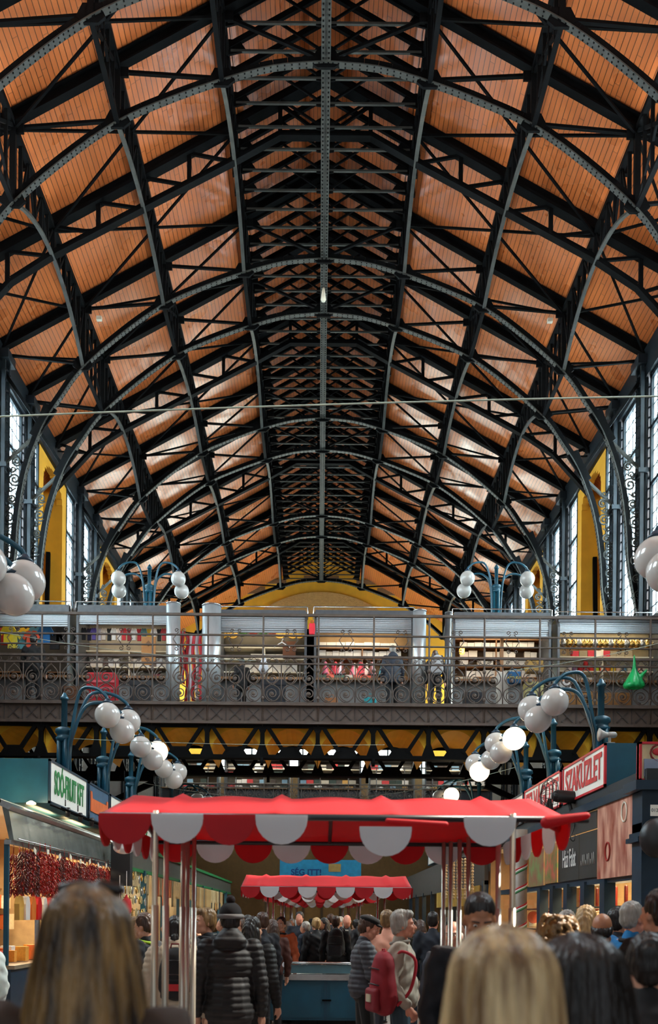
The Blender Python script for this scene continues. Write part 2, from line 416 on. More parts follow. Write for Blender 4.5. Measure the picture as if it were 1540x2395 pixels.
# ridge girder
RP = MB(); RW = MB(); RR = MB()
RP.b2((-.1, -PAIR, ZB(18.0)), (.1, 8-PAIR, ZB(18.03))); RP.b2((-.03, -PAIR, ZB(18.0)), (.03, 8-PAIR, ZB(18.25)))
for i in range(70):
    for xx in (-.06, .06): RR.box((xx, -PAIR+.06+i*.114, ZB(17.99)), (.03, .03, .015))
for i in range(13):
    y = -PAIR+i*8/13; RW.beam((0, y, ZB(18.2)), (0, y, ZB(20.2)), .06, .08, (1, 0, 0)); RW.beam((0, y, ZB(18.2) if i % 2 else ZB(20.2)), (0, y+8/13, ZB(20.2) if i % 2 else ZB(18.2)), .05, .06)
RW.b2((-.08, -PAIR, ZB(20.15)), (.08, 8-PAIR, ZB(20.3)))
rs = [('bottom_plate', IRON2, RP.mesh('bottom_plate'), IRON2), ('rivet_rows', IRON, RR.mesh('rivet_rows'), IRON), ('lattice_web', IRON, RW.mesh('lattice_web'), IRON)]
for bi, b in enumerate(BAYS[1:5]):
    r = thing('ridge_girder', (0, b+PAIR, 0), 'riveted grey ridge beam under the roof peak, '+dist[bi], 'roof girder', 'ridge beams'); place(rs, r)
# lantern rafters
lr = MB(); tr = MB(); st = MB(); GP = []
for s in (-1, 1):
    lr.beam((s*2.15, 0, ZB(19.1)), (0, 0, ZB(20.32)), .08, .12)
    tr.beam((s*2.1, 0, ZB(19.0)), (s*.05, 0, ZB(19.0)), .05, .05)
    st.beam((s*.05, 0, ZB(19.0)), (s*1.1, 0, ZB(19.68)), .04, .05)
    g1 = MB(); g1.prism([(s*1.75, ZB(19.0)), (s*2.15, ZB(18.9)), (s*2.15, ZB(19.25)), (s*1.9, ZB(19.22))], 'y', -.02, .02)
    g2_ = MB(); g2_.prism([(s*.02, ZB(18.92)), (s*.22, ZB(18.95)), (s*.22, ZB(19.08)), (s*.02, ZB(19.15))], 'y', -.02, .02); GP += [('gusset_plate', IRON, g1.mesh('gusset_plate'), IRON), ('gusset_plate', IRON, g2_.mesh('gusset_plate'), IRON)]
ls = [('rafter', IRON, lr.mesh('rafter'), IRON), ('tie_bar', IRON2, tr.mesh('tie_bar'), IRON2), ('strut', IRON, st.mesh('strut'), IRON)]+GP
y = 16.2
while y < 51.5:
    r = thing('lantern_rafter', (0, y, 0), 'black rafter pair with tie bar under the roof peak, one of the close row', 'rafter', 'close-set rafters under the roof peak')
    place(ls, r); y += .64
# thin cross bracing in the roof slopes
br = MB(); n0 = 0
for b in BAYS[1:5]:
    for ya, yb in ((b+PAIR, b+PAIR+2.875), (b+PAIR+2.875, b+8), (b, b+PAIR)):
        for s in (-1, 1):
            for x0, x1 in ((2.2, 6.6), (6.6, 8.9)):
                r = MB()
                r.beam((s*x0, ya, ztop(x0)-.12), (s*x1, yb, ztop(x1)-.12), .05, .05); r.beam((s*x0, yb, ztop(x0)-.12), (s*x1, ya, ztop(x1)-.12), .05, .05)
                o = r.build('cross_brace', IRON); tag(o, 'thin crossed iron brace lying under the boards of the roof slope', 'brace', 'crossed roof braces')

# ================================================================ side walls with clerestory windows
GLASS = bpy.data.materials.new('window_glass'); GLASS.use_nodes = True; k = N(GLASS)
tr_ = k.new('ShaderNodeBsdfTransparent'); tr_.inputs[0].default_value = (.86, .95, .98, 1); tl = k.new('ShaderNodeBsdfTranslucent'); tl.inputs[0].default_value = (.74, .88, .93, 1)
t = k.new('ShaderNodeMixShader'); t.inputs[0].default_value = .45; k.link(tr_.outputs[0], t.inputs[1]); k.link(tl.outputs[0], t.inputs[2]); gl = k.new('ShaderNodeBsdfGlossy', Roughness=.08)
ms = k.new('ShaderNodeMixShader'); ms.inputs[0].default_value = .06; k.link(t.outputs[0], ms.inputs[1]); k.link(gl.outputs[0], ms.inputs[2]); k.link(ms.outputs[0], k.n['Material Output'].inputs[0])
CLEAR = bpy.data.materials.new('clear_shop_glass'); CLEAR.use_nodes = True; k = N(CLEAR)
t = k.new('ShaderNodeBsdfTransparent'); gl = k.new('ShaderNodeBsdfGlossy', Roughness=.03); ms = k.new('ShaderNodeMixShader'); ms.inputs[0].default_value = .07
k.link(t.outputs[0], ms.inputs[1]); k.link(gl.outputs[0], ms.inputs[2]); k.link(ms.outputs[0], k.n['Material Output'].inputs[0])
WT, WB_ = ZB(14.75), ZB(8.0)
nwin = 0
def window(s, y0, y1):
    global nwin
    nwin += 1
    r = bpy.data.objects.new('window_%d' % nwin, None); col.objects.link(r); r.location = (s*8.98, (y0+y1)/2, WB_); tag(r, kind='structure')
    f = MB(); H = WT-WB_; w_ = y1-y0
    for yy in (-w_/2+.05, w_/2-.05): f.b2((-.08, yy-.05, 0), (.08, yy+.05, H))
    for zz in (0, H-.1, H*.55, H*.78): f.b2((-.08, -w_/2, zz), (.08, w_/2, zz+.1))
    k = max(3, round(w_/.38))
    for i in range(1, k): f.b2((-.02, -w_/2+w_*i/k-.012, 0), (.02, -w_/2+w_*i/k+.012, H))
    for i in range(1, 16): f.b2((-.02, -w_/2, H*i/16), (.02, w_/2, H*i/16+.025))
    f.build('window_frame', COLI, r)
    MB().b2((-.005, -w_/2, 0), (.005, w_/2, H)).build('pane', GLASS, r)
DARKW = mat('aisle_gloom_brown', (.05, .036, .026), .85)  # gloom of the open aisles below the windows, put into the wall colour
mw = {1: MB(), -1: MB()}; yw = {1: MB(), -1: MB()}
colm = MB()
for yy in (-.17, .17):
    for xx in (-.14, .14): colm.b2((xx-.05, yy-.04, 0), (xx+.05, yy+.04, ZB(15.3)))
colw = MB(); colw.b2((-.03, -.17, 0), (.03, .17, ZB(15.3)))
colr = MB()
for i in range(60):
    z = i*.28; colr.beam((-.16, -.2, z), (-.16, .2, z+.14), .02, .05); colr.beam((.16, -.2, z), (.16, .2, z+.14), .02, .05)
    for yy in (-.17, .17): colr.box((-.20, yy, z), (.02, .03, .03)); colr.box((.20, yy, z), (.02, .03, .03))
colc = MB(); colc.box((0, 0, ZB(15.2)), (.6, .6, .25)); colc.box((0, 0, ZB(12.2)), (.5, .5, .12)); colc.box((0, 0, .3), (.7, .7, .6))
cs = [('flange', COLI, colm.mesh('flange'), 0), ('web_plate', COLI, colw.mesh('web_plate'), 0), ('lacing_bars', COLI, colr.mesh('lacing_bars'), 0), ('collar', COLI, colc.mesh('collar'), 0)]
pos = ['before the bridge', 'before the bridge', 'nearest pair in view', 'nearest pair in view', 'second pair', 'second pair', 'third pair', 'third pair', 'last pair', 'last pair']
for bi, b in enumerate(BAYS[1:]):
    for s in (-1, 1):
        for j, y in enumerate((b, b+PAIR)):
            if y > 51.6: continue
            if y < 23: continue
            r = thing('iron_column', (s*8.85, y, 0), 'blue-black laced iron column at the %s wall, %s, %s of the two' % (side[s], pos[min(bi*2, 9)], ('nearer', 'farther')[j]), 'column', 'iron columns'); place(cs, r)
for bi, b in enumerate(BAYS):
    for s in (-1, 1):
        A, B = b+.25, min(b+PAIR-.25, 51.8)
        window(s, A, B)
        e = b+PAIR+.25
        if e+1.15 < 52: window(s, e, e+1.1)
        window(s, b-1.35, b-.25)
        yl, ym, yn = e+1.1, b+8-1.35, b+8
        if ym < 52:
            yw[s].b2((s*8.9, yl, WB_), (s*9.1, yl+.45, WT)); yw[s].b2((s*8.9, ym-.45, WB_), (s*9.1, ym, WT))
            # arched head over the opening
            c = (yl+ym)/2; hw = (ym-yl)/2-.45
            pl = [(c-hw, WT), (c-hw, WT-.9)]+[(c-hw*math.cos(R(a)), WT-.9+.75*math.sin(R(a))) for a in range(15, 180, 15)]+[(c+hw, WT-.9), (c+hw, WT)]
            n = len(pl)
            for i in range(1, n-2):
                (u0, v0), (u1, v1) = pl[i], pl[i+1]
                yw[s].b2((s*8.9, u0, (v0+v1)/2), (s*9.1, u1, WT))
            # side walls and boarded roof of the cross gable behind the opening
            yw[s].b2((s*9.1, yl+.35, 0), (s*13.5, yl+.45, WT)); yw[s].b2((s*9.1, ym-.45, 0), (s*13.5, ym-.35, WT))
            cg = MB(); cg.prism([(s*9.1, WT+.1), (s*13.5, ZB(10.5)), (s*13.5, ZB(10.6)), (s*9.1, WT+.2)], 'y', yl+.4, ym-.4)
            o = cg.build('ceiling', BOARDX); tag(o, kind='structure')
            MBb = MB()
            for xx in (10, 11.2, 12.4):
                z = WT+.1-(xx-9.1)*((WT+.1-ZB(10.5))/4.4)
                MBb.beam((s*xx, yl+.45, z-.1), (s*xx, ym-.45, z-.1), .1, .2)
                MBb.beam((s*xx, yl+.45, z-.7), (s*(xx+.6), (yl+ym)/2, z-.4), .06, .08); MBb.beam((s*xx, ym-.45, z-.7), (s*(xx+.6), (yl+ym)/2, z-.4), .06, .08)
            MBb.beam((s*9.2, yl+.8, 10), (s*9.3, yl+.45, ZB(12)), .14, .2); MBb.beam((s*9.2, ym-1.3, 9), (s*9.35, ym-.5, ZB(12.3)), .14, .2)
            o = MBb.build('trim_2', IRON); tag(o, kind='structure')
        mw[s].b2((s*8.9, b-2, 0), (s*9.08, b+6, WB_-.02))
for s in (-1, 1):
    mw[s].b2((s*8.9, -5, 0), (s*9.08, 7, WB_-.02)); yw[s].b2((s*8.9, -5, WB_), (s*9.08, 6.5, WT))
    o = mw[s].build('wall_'+side[s], DARKW); tag(o, kind='structure'); o = yw[s].build('wall_'+side[s], YEL); tag(o, kind='structure')
    hd = MB(); hd.b2((s*8.8, -5, WT), (s*9.15, 52, ztop(9.1)+.3)); hd.b2((s*8.78, -5, WB_-.15), (s*9.12, 52, WB_+.02)); o = hd.build('trim_3', COLI); tag(o, kind='structure')

# ================================================================ end wall
def brick_mat(name, c1, c2, mo, sc=4.5):
    m = bpy.data.materials.new(name); m.use_nodes = True; k = N(m); b = k.n['Principled BSDF']
    tc = k.new('ShaderNodeTexCoord'); mp = k.new('ShaderNodeMapping'); mp.inputs[2].default_value = (R(90), 0, 0); k.link(tc.outputs['Object'], mp.inputs[0])
    br = k.new('ShaderNodeTexBrick', Scale=sc); br.inputs[1].default_value = (*c1, 1); br.inputs[2].default_value = (*c2, 1); br.inputs[3].default_value = (*mo, 1)
    k.link(mp.outputs[0], br.inputs[0]); k.link(br.outputs[0], b.inputs['Base Color']); b.inputs['Roughness'].default_value = .8; return m
BRICK = brick_mat('tan_brick', hx('#a8763c'), hx('#8d5f2c'), hx('#c99a55'))
BRICKB = brick_mat('brown_brick', hx('#77502c'), hx('#5f3f22'), hx('#94734a'))
e = MB(); WZ0, WZ1 = ZB(8.1), ZB(13.1)
e.b2((-9.1, 52, 0), (9.1, 52.3, WZ0)); e.b2((-9.1, 52, WZ0), (-5.8, 52.3, WZ1)); e.b2((5.8, 52, WZ0), (9.1, 52.3, WZ1))
e.prism([(-9.1, WZ1), (9.1, WZ1), (9.1, ztop(9.1)+.3), (0, ZB(21.2)), (-9.1, ztop(9.1)+.3)], 'y', 52.0, 52.3)
r = bpy.data.objects.new('window_90', None); col.objects.link(r); r.location = (0, 51.85, WZ0); tag(r, kind='structure')
f = MB()
for i in range(13): f.b2((-5.8+i*.967-.04, -.05, 0), (-5.8+i*.967+.04, .05, WZ1-WZ0))
for i in range(6): f.b2((-5.8, -.04, i*.98), (5.8, .04, i*.98+.06))
f.build('window_frame', COLI, r); MB().b2((-5.8, .0, 0), (5.8, .01, WZ1-WZ0)).build('pane', GLASS, r)
o = e.build('wall_back', YEL)
lw = MB(); lw.b2((-8.9, 51.7, 0), (8.9, 51.99, EYE+8.0)); tag(lw.build('wall_back', mat('brown_ochre_wall', '#6b4a1c', .8)), kind='structure'); tag(o, kind='structure')
def ring(r0, r1, cz, y0, y1, a0=0, a1=180, n=36):
    m = MB()
    for i in range(n):
        t0, t1 = R(a0+(a1-a0)*i/n), R(a0+(a1-a0)*(i+1)/n)
        m.prism([(r0*math.cos(t0), cz+r0*math.sin(t0)), (r1*math.cos(t0), cz+r1*math.sin(t0)), (r1*math.cos(t1), cz+r1*math.sin(t1)), (r0*math.cos(t1), cz+r0*math.sin(t1))], 'y', y0, y1)
    return m
o = ring(4.6, 5.9, ZB(12.5), 51.8, 52, 10, 170).build('trim_4', BRICK); tag(o, kind='structure')
m = MB(); 
for s in (-1, 1): m.b2((s*3.2, 51.9, ZB(18.3)), (s*6.2, 52, ZB(18.7))); m.b2((s*2.0, 51.9, ZB(18.9)), (s*3.4, 52, ZB(19.15)))
m.b2((-1, 51.9, ZB(19.2)), (1, 52, ZB(19.35)))
o = m.build('trim_5', BRICKB); tag(o, kind='structure')
# ================================================================ gallery bridge across the hall
BY = 21.5; DECK = EYE+5.0; PW = 1.307
VAULT = mat('ochre_vault_plaster', '#ffc22e', .75, 0, .12, 2)
def scroll_unit():
    m = MB(); w_ = PW/3; c = w_/2; r = .014
    H0, H1 = 0.0, .78
    m.tube([(0, 0, 0), (0, 0, .93)], .014, 5)
    for sx in (-1, 1):
        cx = c+sx*0; 
    # lyre of two facing scrolls
    m.tube(spiral(c, .58, .15, .03, R(90), 1.6, 20), r, 5); m.tube(spiral(c, .22, .15, .03, R(-90), -1.6, 20), r, 5)
    m.tube(crom([(c, 0, .43), (c+.1, 0, .5), (c+.17, 0, .62), (c+.12, 0, .76), (c-.02, 0, .9)], 4), r, 5)
    m.tube(crom([(c, 0, .43), (c-.1, 0, .5), (c-.17, 0, .62), (c-.12, 0, .76), (c+.02, 0, .9)], 4), r, 5)
    m.tube(crom([(c+.04, 0, .43), (c+.17, 0, .33), (c+.18, 0, .18), (c+.08, 0, .06), (c, 0, .05)], 4), r, 5)
    m.tube(crom([(c-.04, 0, .43), (c-.17, 0, .33), (c-.18, 0, .18), (c-.08, 0, .06), (c, 0, .05)], 4), r, 5)
    m.ell((c, 0, .58), (.045, .02, .045), 8, 5); m.ell((c, 0, .22), (.045, .02, .045), 8, 5)
    # small frieze between the two handrails
    m.tube(spiral(c-.1, 1.0, .05, .015, R(0), 1.3, 10), .009, 4); m.tube(spiral(c+.1, 1.0, .05, .015, R(180), -1.3, 10), .009, 4)
    m.beam((0, 0, .93), (c, 0, 1.07), .012, .012); m.beam((w_, 0, .93), (c, 0, 1.07), .012, .012)
    return m
SU = scroll_unit(); SU_M = SU.mesh('scroll_panel'); SU_M.materials.append(BROWN)
dm = MB()
for sx in (-1, 1):
    dm.tube([(sx*.04, 0, -.2), (sx*.17, 0, 0), (sx*.04, 0, .17)], .012, 5)
    dm.tube(spiral(sx*.09, .2, .05, .015, R(180 if sx > 0 else 0), -1.1*sx, 8), .011, 5); dm.tube(spiral(sx*.09, -.23, .05, .015, R(180 if sx > 0 else 0), 1.1*sx, 8), .011, 5)
DM_M = dm.mesh('diamond_ornament'); DM_M.materials.append(BROWN)
def post_mesh(top):
    m = MB(); m.tube([(0, 0, -.75), (0, 0, top)], .024, 6); m.ell((0, 0, .78), (.045, .045, .06), 8, 5); m.ell((0, 0, .12), (.04, .04, .05), 8, 5)
    m.tube([(0, 0, -.75), (0, 0, -1.2)], .03, 6); return m
def railing(y, x0, n, label, full=True):
    r = thing('gallery_railing', (x0, y, DECK), label, 'railing', 'gallery railings' if not full else None)
    if full: tag(r, label, 'railing')
    L = n*PW
    rails = [(1.10, .05), (.93, .035), (.0, .05)]+([(2.08, .06), (1.6, .035), (1.36, .028)] if full else [(1.9, .05)])
    for z, t in rails:
        MB().beam((0, 0, z), (L, 0, z), .05, t).build('rail', BROWN, r)
    pm = post_mesh(2.08 if full else 1.9).mesh('post'); pm.materials.append(BROWN)
    for i in range(n+1): link('post', pm, r).location = (i*PW, 0, 0)
    for i in range(n*3): link('scroll_panel', SU_M, r).location = (i*PW/3, 0, 0)
    if full:
        for i in range(0, n): link('diamond_ornament', DM_M, r).location = (i*PW+PW/2, 0, 1.5)
    return r
def girder(y, x0, n, label, h=1.25):
    r = thing('bridge_girder', (x0, y, DECK-h-.05), label, 'girder', None)
    L = n*PW; T = h+.02
    fp = MB(); fp.b2((0, .0, T-.42), (L, .03, T-.04)); fp.build('fascia_plate', BROWN, r)
    xm = MB()
    for i in range(n*3):
        c = (i+.5)*PW/3; z = T-.23
        for sx in (-1, 1):
            xm.beam((c-.12*sx, -.01, z-.12), (c+.12*sx, -.012, z+.12), .022, .022)
            for sz in (-1, 1): xm.box((c+.12*sx, -.012, z+.12*sz), (.035, .015, .035))
        xm.box((c, -.015, z), (.045, .02, .045)); xm.b2((i*PW/3-.008, -.02, T-.42), (i*PW/3+.008, 0, T-.04))
    me = xm.build('embossed_crosses', mat('dark_brown_iron', (.03, .022, .018), .6), r)
    MB().b2((0, -.12, T-.48), (L, .15, T-.42)).build('flange', BROWN, r); MB().b2((0, -.14, -.02), (L, .16, .06)).build('flange', IRON, r)
    MB().b2((0, -.1, T-.04), (L, .15, T)).build('flange', BROWN, r)
    MB().b2((0, -.02, T-.56), (L, .02, T-.48)).build('web_plate', IRON, r)
    Z0, Z1 = .06, T-.52
    for i in range(n+1):
        m = MB(); c = i*PW
        m.prism([(c-.16, Z0), (c+.16, Z0), (c+.05, Z0+.3), (c+.05, Z1-.15), (c+.12, Z1), (c-.12, Z1), (c-.05, Z1-.15), (c-.05, Z0+.3)], 'y', -.05, .05)
        m.build('upright', IRON, r)
        if i < n:
            for sx in (0, 1):
                m = MB(); a = c+(.12 if sx == 0 else PW-.12); b = c+PW/2+(-.15 if sx == 0 else .15)
                m.beam((a, 0, Z1), (b, 0, Z0+.1), .08, .09, (0, 0, 1)); m.build('diagonal', IRON, r)
            m = MB(); m.prism([(c+PW/2-.3, Z0), (c+PW/2+.3, Z0), (c+PW/2+.17, Z0+.2), (c+PW/2-.17, Z0+.2)], 'y', -.03, .03); m.build('gusset_plate', IRON, r)
    for i in range(n+1):
        if i % 2 == 0: MB().tube([(i*PW, -.16, -.02), (i*PW, -.16, -.2)], .04, 6).build('drip_knob', IRON, r)
    return r
NP = 14; X0 = W(242, 1600, BY).x-PW*7
while X0 > -8.4: X0 -= PW
X0 = max(X0, -9.2)
railing(BY, X0, NP, 'brown wrought iron scroll railing along the front of the upper bridge')
girder(BY, X0, NP, 'brown riveted girder with embossed crosses under the bridge railing')
g2 = girder(BY+2.7, X0, NP, 'black lattice girder in shade behind the front bridge girder')
# deck and barrel vaults between the two girders
MB().b2((-8.8, BY+.05, DECK-.12), (8.8, BY+5.2, DECK-.03)).build('bridge_deck', mat('grey_deck_stone', (.12, .11, .10), .7)).__setitem__('label', 'grey floor slab of the upper bridge carrying the souvenir kiosks')
bpy.data.objects['bridge_deck']['category'] = 'deck'
for i in range(-1, NP+1):
    c0 = X0+i*PW; m = MB(); k = 14; pts = []
    for j in range(k+1):
        a = R(18+(180-36)*j/k); pts.append((c0+PW/2-.66*math.cos(a)/math.cos(R(18))*.98, DECK-1.14+.60*(math.sin(a)-math.sin(R(18)))/(1-math.sin(R(18)))))
    poly = pts+[(c0+PW, DECK-.14), (c0, DECK-.14)]
    for (u0, v0), (u1, v1) in zip(pts, pts[1:]):
        m.prism([(u0, v0), (u1, v1), (u1, DECK-.14), (u0, DECK-.14)], 'y', BY+.32, BY+2.5)
    if c0 > -8.9 and c0+PW < 9.2:
        o = m.build('barrel_vault', VAULT); tag(o, 'yellow plastered barrel vault under the bridge deck, one of the row', 'vault', 'barrel vaults under the bridge')
# dark brackets under the bridge ends and beams in between
for s, nm in ((-1, 'left'), (1, 'right')):
    r = thing('bridge_bracket', (s*8.6, BY+2.7, DECK-1.3), 'dark pierced iron bracket holding the %s end of the bridge' % nm, 'bracket', None)
    m = MB(); m.beam((0, 0, -.1), (-s*4.2, 0, -.1), .16, .14); m.build('top_chord', IRON, r)
    m = MB(); cv = crom([(0, 0, -3.6), (-s*.9, 0, -2.4), (-s*2.2, 0, -1.2), (-s*4.2, 0, -.2)], 5)
    for a, b in zip(cv, cv[1:]): m.beam(a, b, .16, .14)
    m.build('curved_chord', IRON, r)
    for xx, zz, rr in ((1.0, -.95, .42), (1.9, -.65, .3), (2.7, -.42, .2), (.5, -1.9, .35), (1.35, -1.6, .2), (.35, -.5, .25)):
        f = MB(); f.tube([Vector(v) for v in spiral(-s*xx, zz, rr, .06, R(60), 1.8*s, 20)], .05, 6); f.build('scroll', IRON, r)
    m = MB(); m.beam((-s*.2, 0, -.1), (-s*.2, 0, -3.6), .14, .14); m.build('wall_chord', IRON, r)

# ================================================================ things on the bridge
KGREY = mat('kiosk_grey_metal', (.10, .105, .11), .35, .5, .2, 8)
SHUT = mat('shutter_slats', (.42, .46, .48), .35, .6, .15, 30)
SHELF = mat('shelf_wood', '#8a5f36', .6); CREAM = mat('cream_board', '#e6ddc4', .6, 0, .05)
def kiosk(px0, px1, pytop, y, label, shut=.42, back=CREAM, shelf=SHELF, cyl=False, group=None, zc=1.08, rows=(1.35, 1.66, 1.95, 2.2), div=True, lamp=6):
    x0, x1 = W(px0, 1500, y).x, W(px1, 1500, y).x; ztop_ = W(700, pytop, y).z-DECK; D = 1.15; L = x1-x0
    r = thing('market_kiosk', (x0, y, DECK), label, 'kiosk', group)
    m = MB(); H = ztop_
    pr = [(0, 0), (D, 0), (D, H-.1), (D-.1, H), (.22, H), (.08, H-.06), (0, H-.25)]
    for xx in (0, L-.06):
        k = MB(); k.prism([(v, z) for v, z in pr], 'x', xx, xx+.06); k.build('side_panel', KGREY, r)
    MB().b2((0, .1, H-.03), (L, D, H+.03)).build('roof', KGREY, r)
    MB().b2((.06, D-.05, 0), (L-.06, D-.01, H)).build('back_panel', back, r)
    MB().b2((.06, .2, 0), (L-.06, .24, zc-.06)).build('front_panel', mat('kiosk_front', (.16, .16, .155), .5), r)
    MB().b2((.03, .0, zc-.06), (L-.03, .5, zc)).build('counter', SHELF, r)
    s = MB(); n = max(4, int(shut/.045))
    for i in range(n): s.box((L/2, .06+.02*math.sin(i), H-.12-shut*(i+.5)/n), (L-.12, .035, shut/n*.82))
    s.b2((.06, .085, H-.12-shut), (L-.06, .1, H-.1)); s.build('roller_shutter', SHUT, r)
    MB().b2((.03, .02, H-.13), (L-.03, .16, H+.05)).build('shutter_box', KGREY, r)
    for z in rows: MB().b2((.06, .75, z-.02), (L-.06, D-.05, z+.01)).build('shelf', shelf, r)
    if div:
        for t in (.5,): MB().b2((L*t-.015, .75, zc), (L*t+.015, D-.05, rows[-1])).build('divider', shelf, r)
    m = MB(); m.tube([(-.02, 0, H-.2), (-.02, .02, H+.12), (-.0, .1, H+.16), (L, .1, H+.16), (L+.02, .02, H+.12), (L+.02, 0, H-.2)], .014, 6); m.build('guard_bar', STEEL, r)
    light('AREA', 'kiosk_lamp', (x0+L/2, y+.5, DECK+H-.1), lamp*L*.95, (1, .86, .66), (0, 0, 0), L*.8, .3)
    return x0, x1, H
def put(nm, mesh, m, loc, label, cat, group, sc=(1, 1, 1), rz=0):
    o = link(nm, mesh, None); o.location = loc; o.scale = sc; o.rotation_euler = (0, 0, rz)
    if m: recolor(o, m)
    return tag(o, label, cat, group)
def base(mb, nm): me = mb.mesh(nm); me.materials.append(WHITE); return me
BOXM = base(MB().b2((-.5, -.5, 0), (.5, .5, .97)).b2((-.51, -.51, .8), (.51, .51, 1)), 'box')
def boxes(x0, x1, y, z, h, wmean, cols, label, group, fill=1.0, cat='box', nm='cardboard_box', dmax=.2):
    x = x0
    while x < x1-.05:
        w_ = wmean*random.uniform(.8, 1.3)
        if x+w_ > x1: break
        if random.random() < fill:
            put(nm, BOXM, random.choice(cols), (x+w_/2, y, z), label, cat, group, (w_*.96, dmax, h*random.uniform(.8, 1)))
        x += w_*1.02
TSH = MB(); TSH.prism([(-.2, -.55), (.2, -.55), (.19, -.15), (.3, -.28), (.38, -.2), (.22, 0), (.08, .02), (0, -.03), (-.08, .02), (-.22, 0), (-.38, -.2), (-.3, -.28), (-.19, -.15)], 'y', -.02, .02); TSH = base(TSH, 'shirt')
DOLL = MB(); DOLL.lathe([(.10, 0), (.09, .02), (.04, .14), (.03, .17)], n=8); DOLL.ell((0, 0, .2), .035, 8, 6); DOLL.ell((0, .01, .215), .04, 8, 6); DOLL.cap((-.03, 0, .15), (-.08, -.01, .09), .012, .01, 5); DOLL.cap((.03, 0, .15), (.08, -.01, .09), .012, .01, 5); DOLL = base(DOLL, 'doll')
PLATE = MB(); PLATE.ell((0, 0, 0), (.13, .02, .13), 18, 6); PLATE.tube([(.12*math.cos(a*.35), -.01, .12*math.sin(a*.35)) for a in range(18)], .014, 5, closed=True); PLATE.tube([(.06*math.cos(a*.35), -.02, .06*math.sin(a*.35)) for a in range(18)], .006, 4, closed=True); PLATE = base(PLATE, 'plate')
POT = MB(); POT.lathe([(.04, 0), (.08, .04), (.09, .09), (.05, .13), (.06, .16)], n=12); POT.tube([(.08, 0, .05), (.13, 0, .08), (.11, 0, .13), (.06, 0, .13)], .01, 5); POT = base(POT, 'jug')
TIN = MB(); TIN.lathe([(.5, 0), (.5, .93), (.45, 1), (.4, 1)], n=14); TIN = base(TIN, 'tin')
OPEN = lambda H: H
KY = BY+1.75
c = cmat
# --- kiosk 1: shirts
a, b, H = kiosk(-78, 163, 1423, KY, 'dark kiosk hung with T-shirts at the left end of the bridge', .38, cmat('#2b2722'), rows=(1.35,), div=False)
cols = ['#e8cf2a', '#5b9fb0', '#f0b81c', '#e2583a', '#5fa6bd', '#d8d0b0', '#1f6fb0', '#222225', '#b02a22', '#e0d24a', '#3c3c40']
nm_c = ['yellow', 'teal', 'golden yellow', 'coral', 'pale teal', 'cream', 'bright blue', 'black', 'dark red', 'lemon', 'charcoal']
for i, (cc, n_) in enumerate(zip(cols, nm_c)):
    x = W([18, 45, 55, 72, 80, 62, 105, 125, 8, 28, 140][i], 1500, KY+.3).x
    put('t_shirt', TSH, c(cc), (x, KY+.35+.07*(i % 3), DECK+H-.42-.12*(i % 2)), n_+' T-shirt hanging in the dark kiosk at the left end', 'shirt', None, (.62, 1, .8), .1*(i % 3-1))
# --- kiosk 2: aprons and dolls
a, b, H = kiosk(178, 398, 1423, KY, 'grey kiosk with aprons, dolls and white shelves, second from the left', .32, cmat('#8f887a'), CREAM, rows=(1.5, 1.92), lamp=8)
for i in range(17):
    cc = ['#16161a', '#1e1d3c', '#4c3a80', '#b3aeb8', '#c9b9a8', '#151515', '#e9e4da', '#efe9e0', '#c22028', '#8d1c22', '#d8d0c8', '#a81820', '#4a6a68', '#c8a020', '#f0e8e0', '#222', '#b03030'][i]
    cc = cc if len(cc) == 7 else '#222222'
    put('small_apron', TSH, c(cc), (a+.12+i*(b-a-.2)/17, KY+.3+.05*(i % 2), DECK+H-.46), 'small hanging apron or doll dress under the shutter of the second kiosk', 'apron', 'hanging aprons of the second kiosk', (.24, 1, .55))
boxes(a+.15, b-.1, KY+.95, DECK+1.51, .26, .16, [c('#e8e2d8'), c('#c8c0b0'), c('#3a2c26'), c('#6c5a50'), c('#d8d8d8')], 'small pack standing on a white shelf of the second kiosk', 'packs in the second kiosk', .75)
boxes(a+.15, b-.1, KY+.95, DECK+1.09, .3, .2, [c('#57503f'), c('#c8bfae'), c('#2c2a2a'), c('#7b2430'), c('#ded8cc')], 'pack lying on the counter of the second kiosk', 'packs on the second kiosk counter', .8)
m = MB(); m.b2((-.18, -.01, -.62), (.18, .01, 0)); m.prism([(-.18, -.62), (.18, -.62), (.1, -.72), (-.1, -.72)], 'y', -.01, .01)
o = m.build('brown_apron', c('#a9713a')); o.location = W(348, 1489, KY-.15); tag(o, 'long tan apron with a diamond emblem hanging at the kiosk front', 'apron'); 
d = MB(); d.prism([(0, -.1), (.07, -.18), (0, -.26), (-.07, -.18)], 'y', -.022, -.012); d.build('emblem', c('#70461e'), o)
# --- kiosk 3: baskets and boxes
a, b, H = kiosk(512, 718, 1431, KY, 'dark-roofed kiosk with woven baskets under its shutter, left of centre', .40, cmat('#857c6a'), CREAM, rows=(1.4, 1.75, 2.05), lamp=10)
for i, px in enumerate((520, 545, 655, 685, 700)):
    put('woven_basket', PLATE, c('#c9a24a'), W(px, 1480, KY+.7), 'round woven basket hanging in the row under the shutter, left of centre', 'basket', 'woven baskets', (1.25, 1, 1.25))
for i, px in enumerate((568, 592, 615, 638)):
    put('garland_pack', POT, c(['#4b7a38', '#a03828', '#4f7b3a', '#a84a30'][i]), W(px, 1488, KY+.7), 'jug hanging between the woven baskets left of centre', 'jug', 'jugs between the baskets', (1.1, 1, 1.3))
boxes(a+.6, b-.15, KY+.9, DECK+1.41, .22, .17, [WHITE, c('#d5cfc0'), WHITE, c('#cfc8bb')], 'white box in the row on the middle shelf left of centre', 'white boxes left of centre', .95)
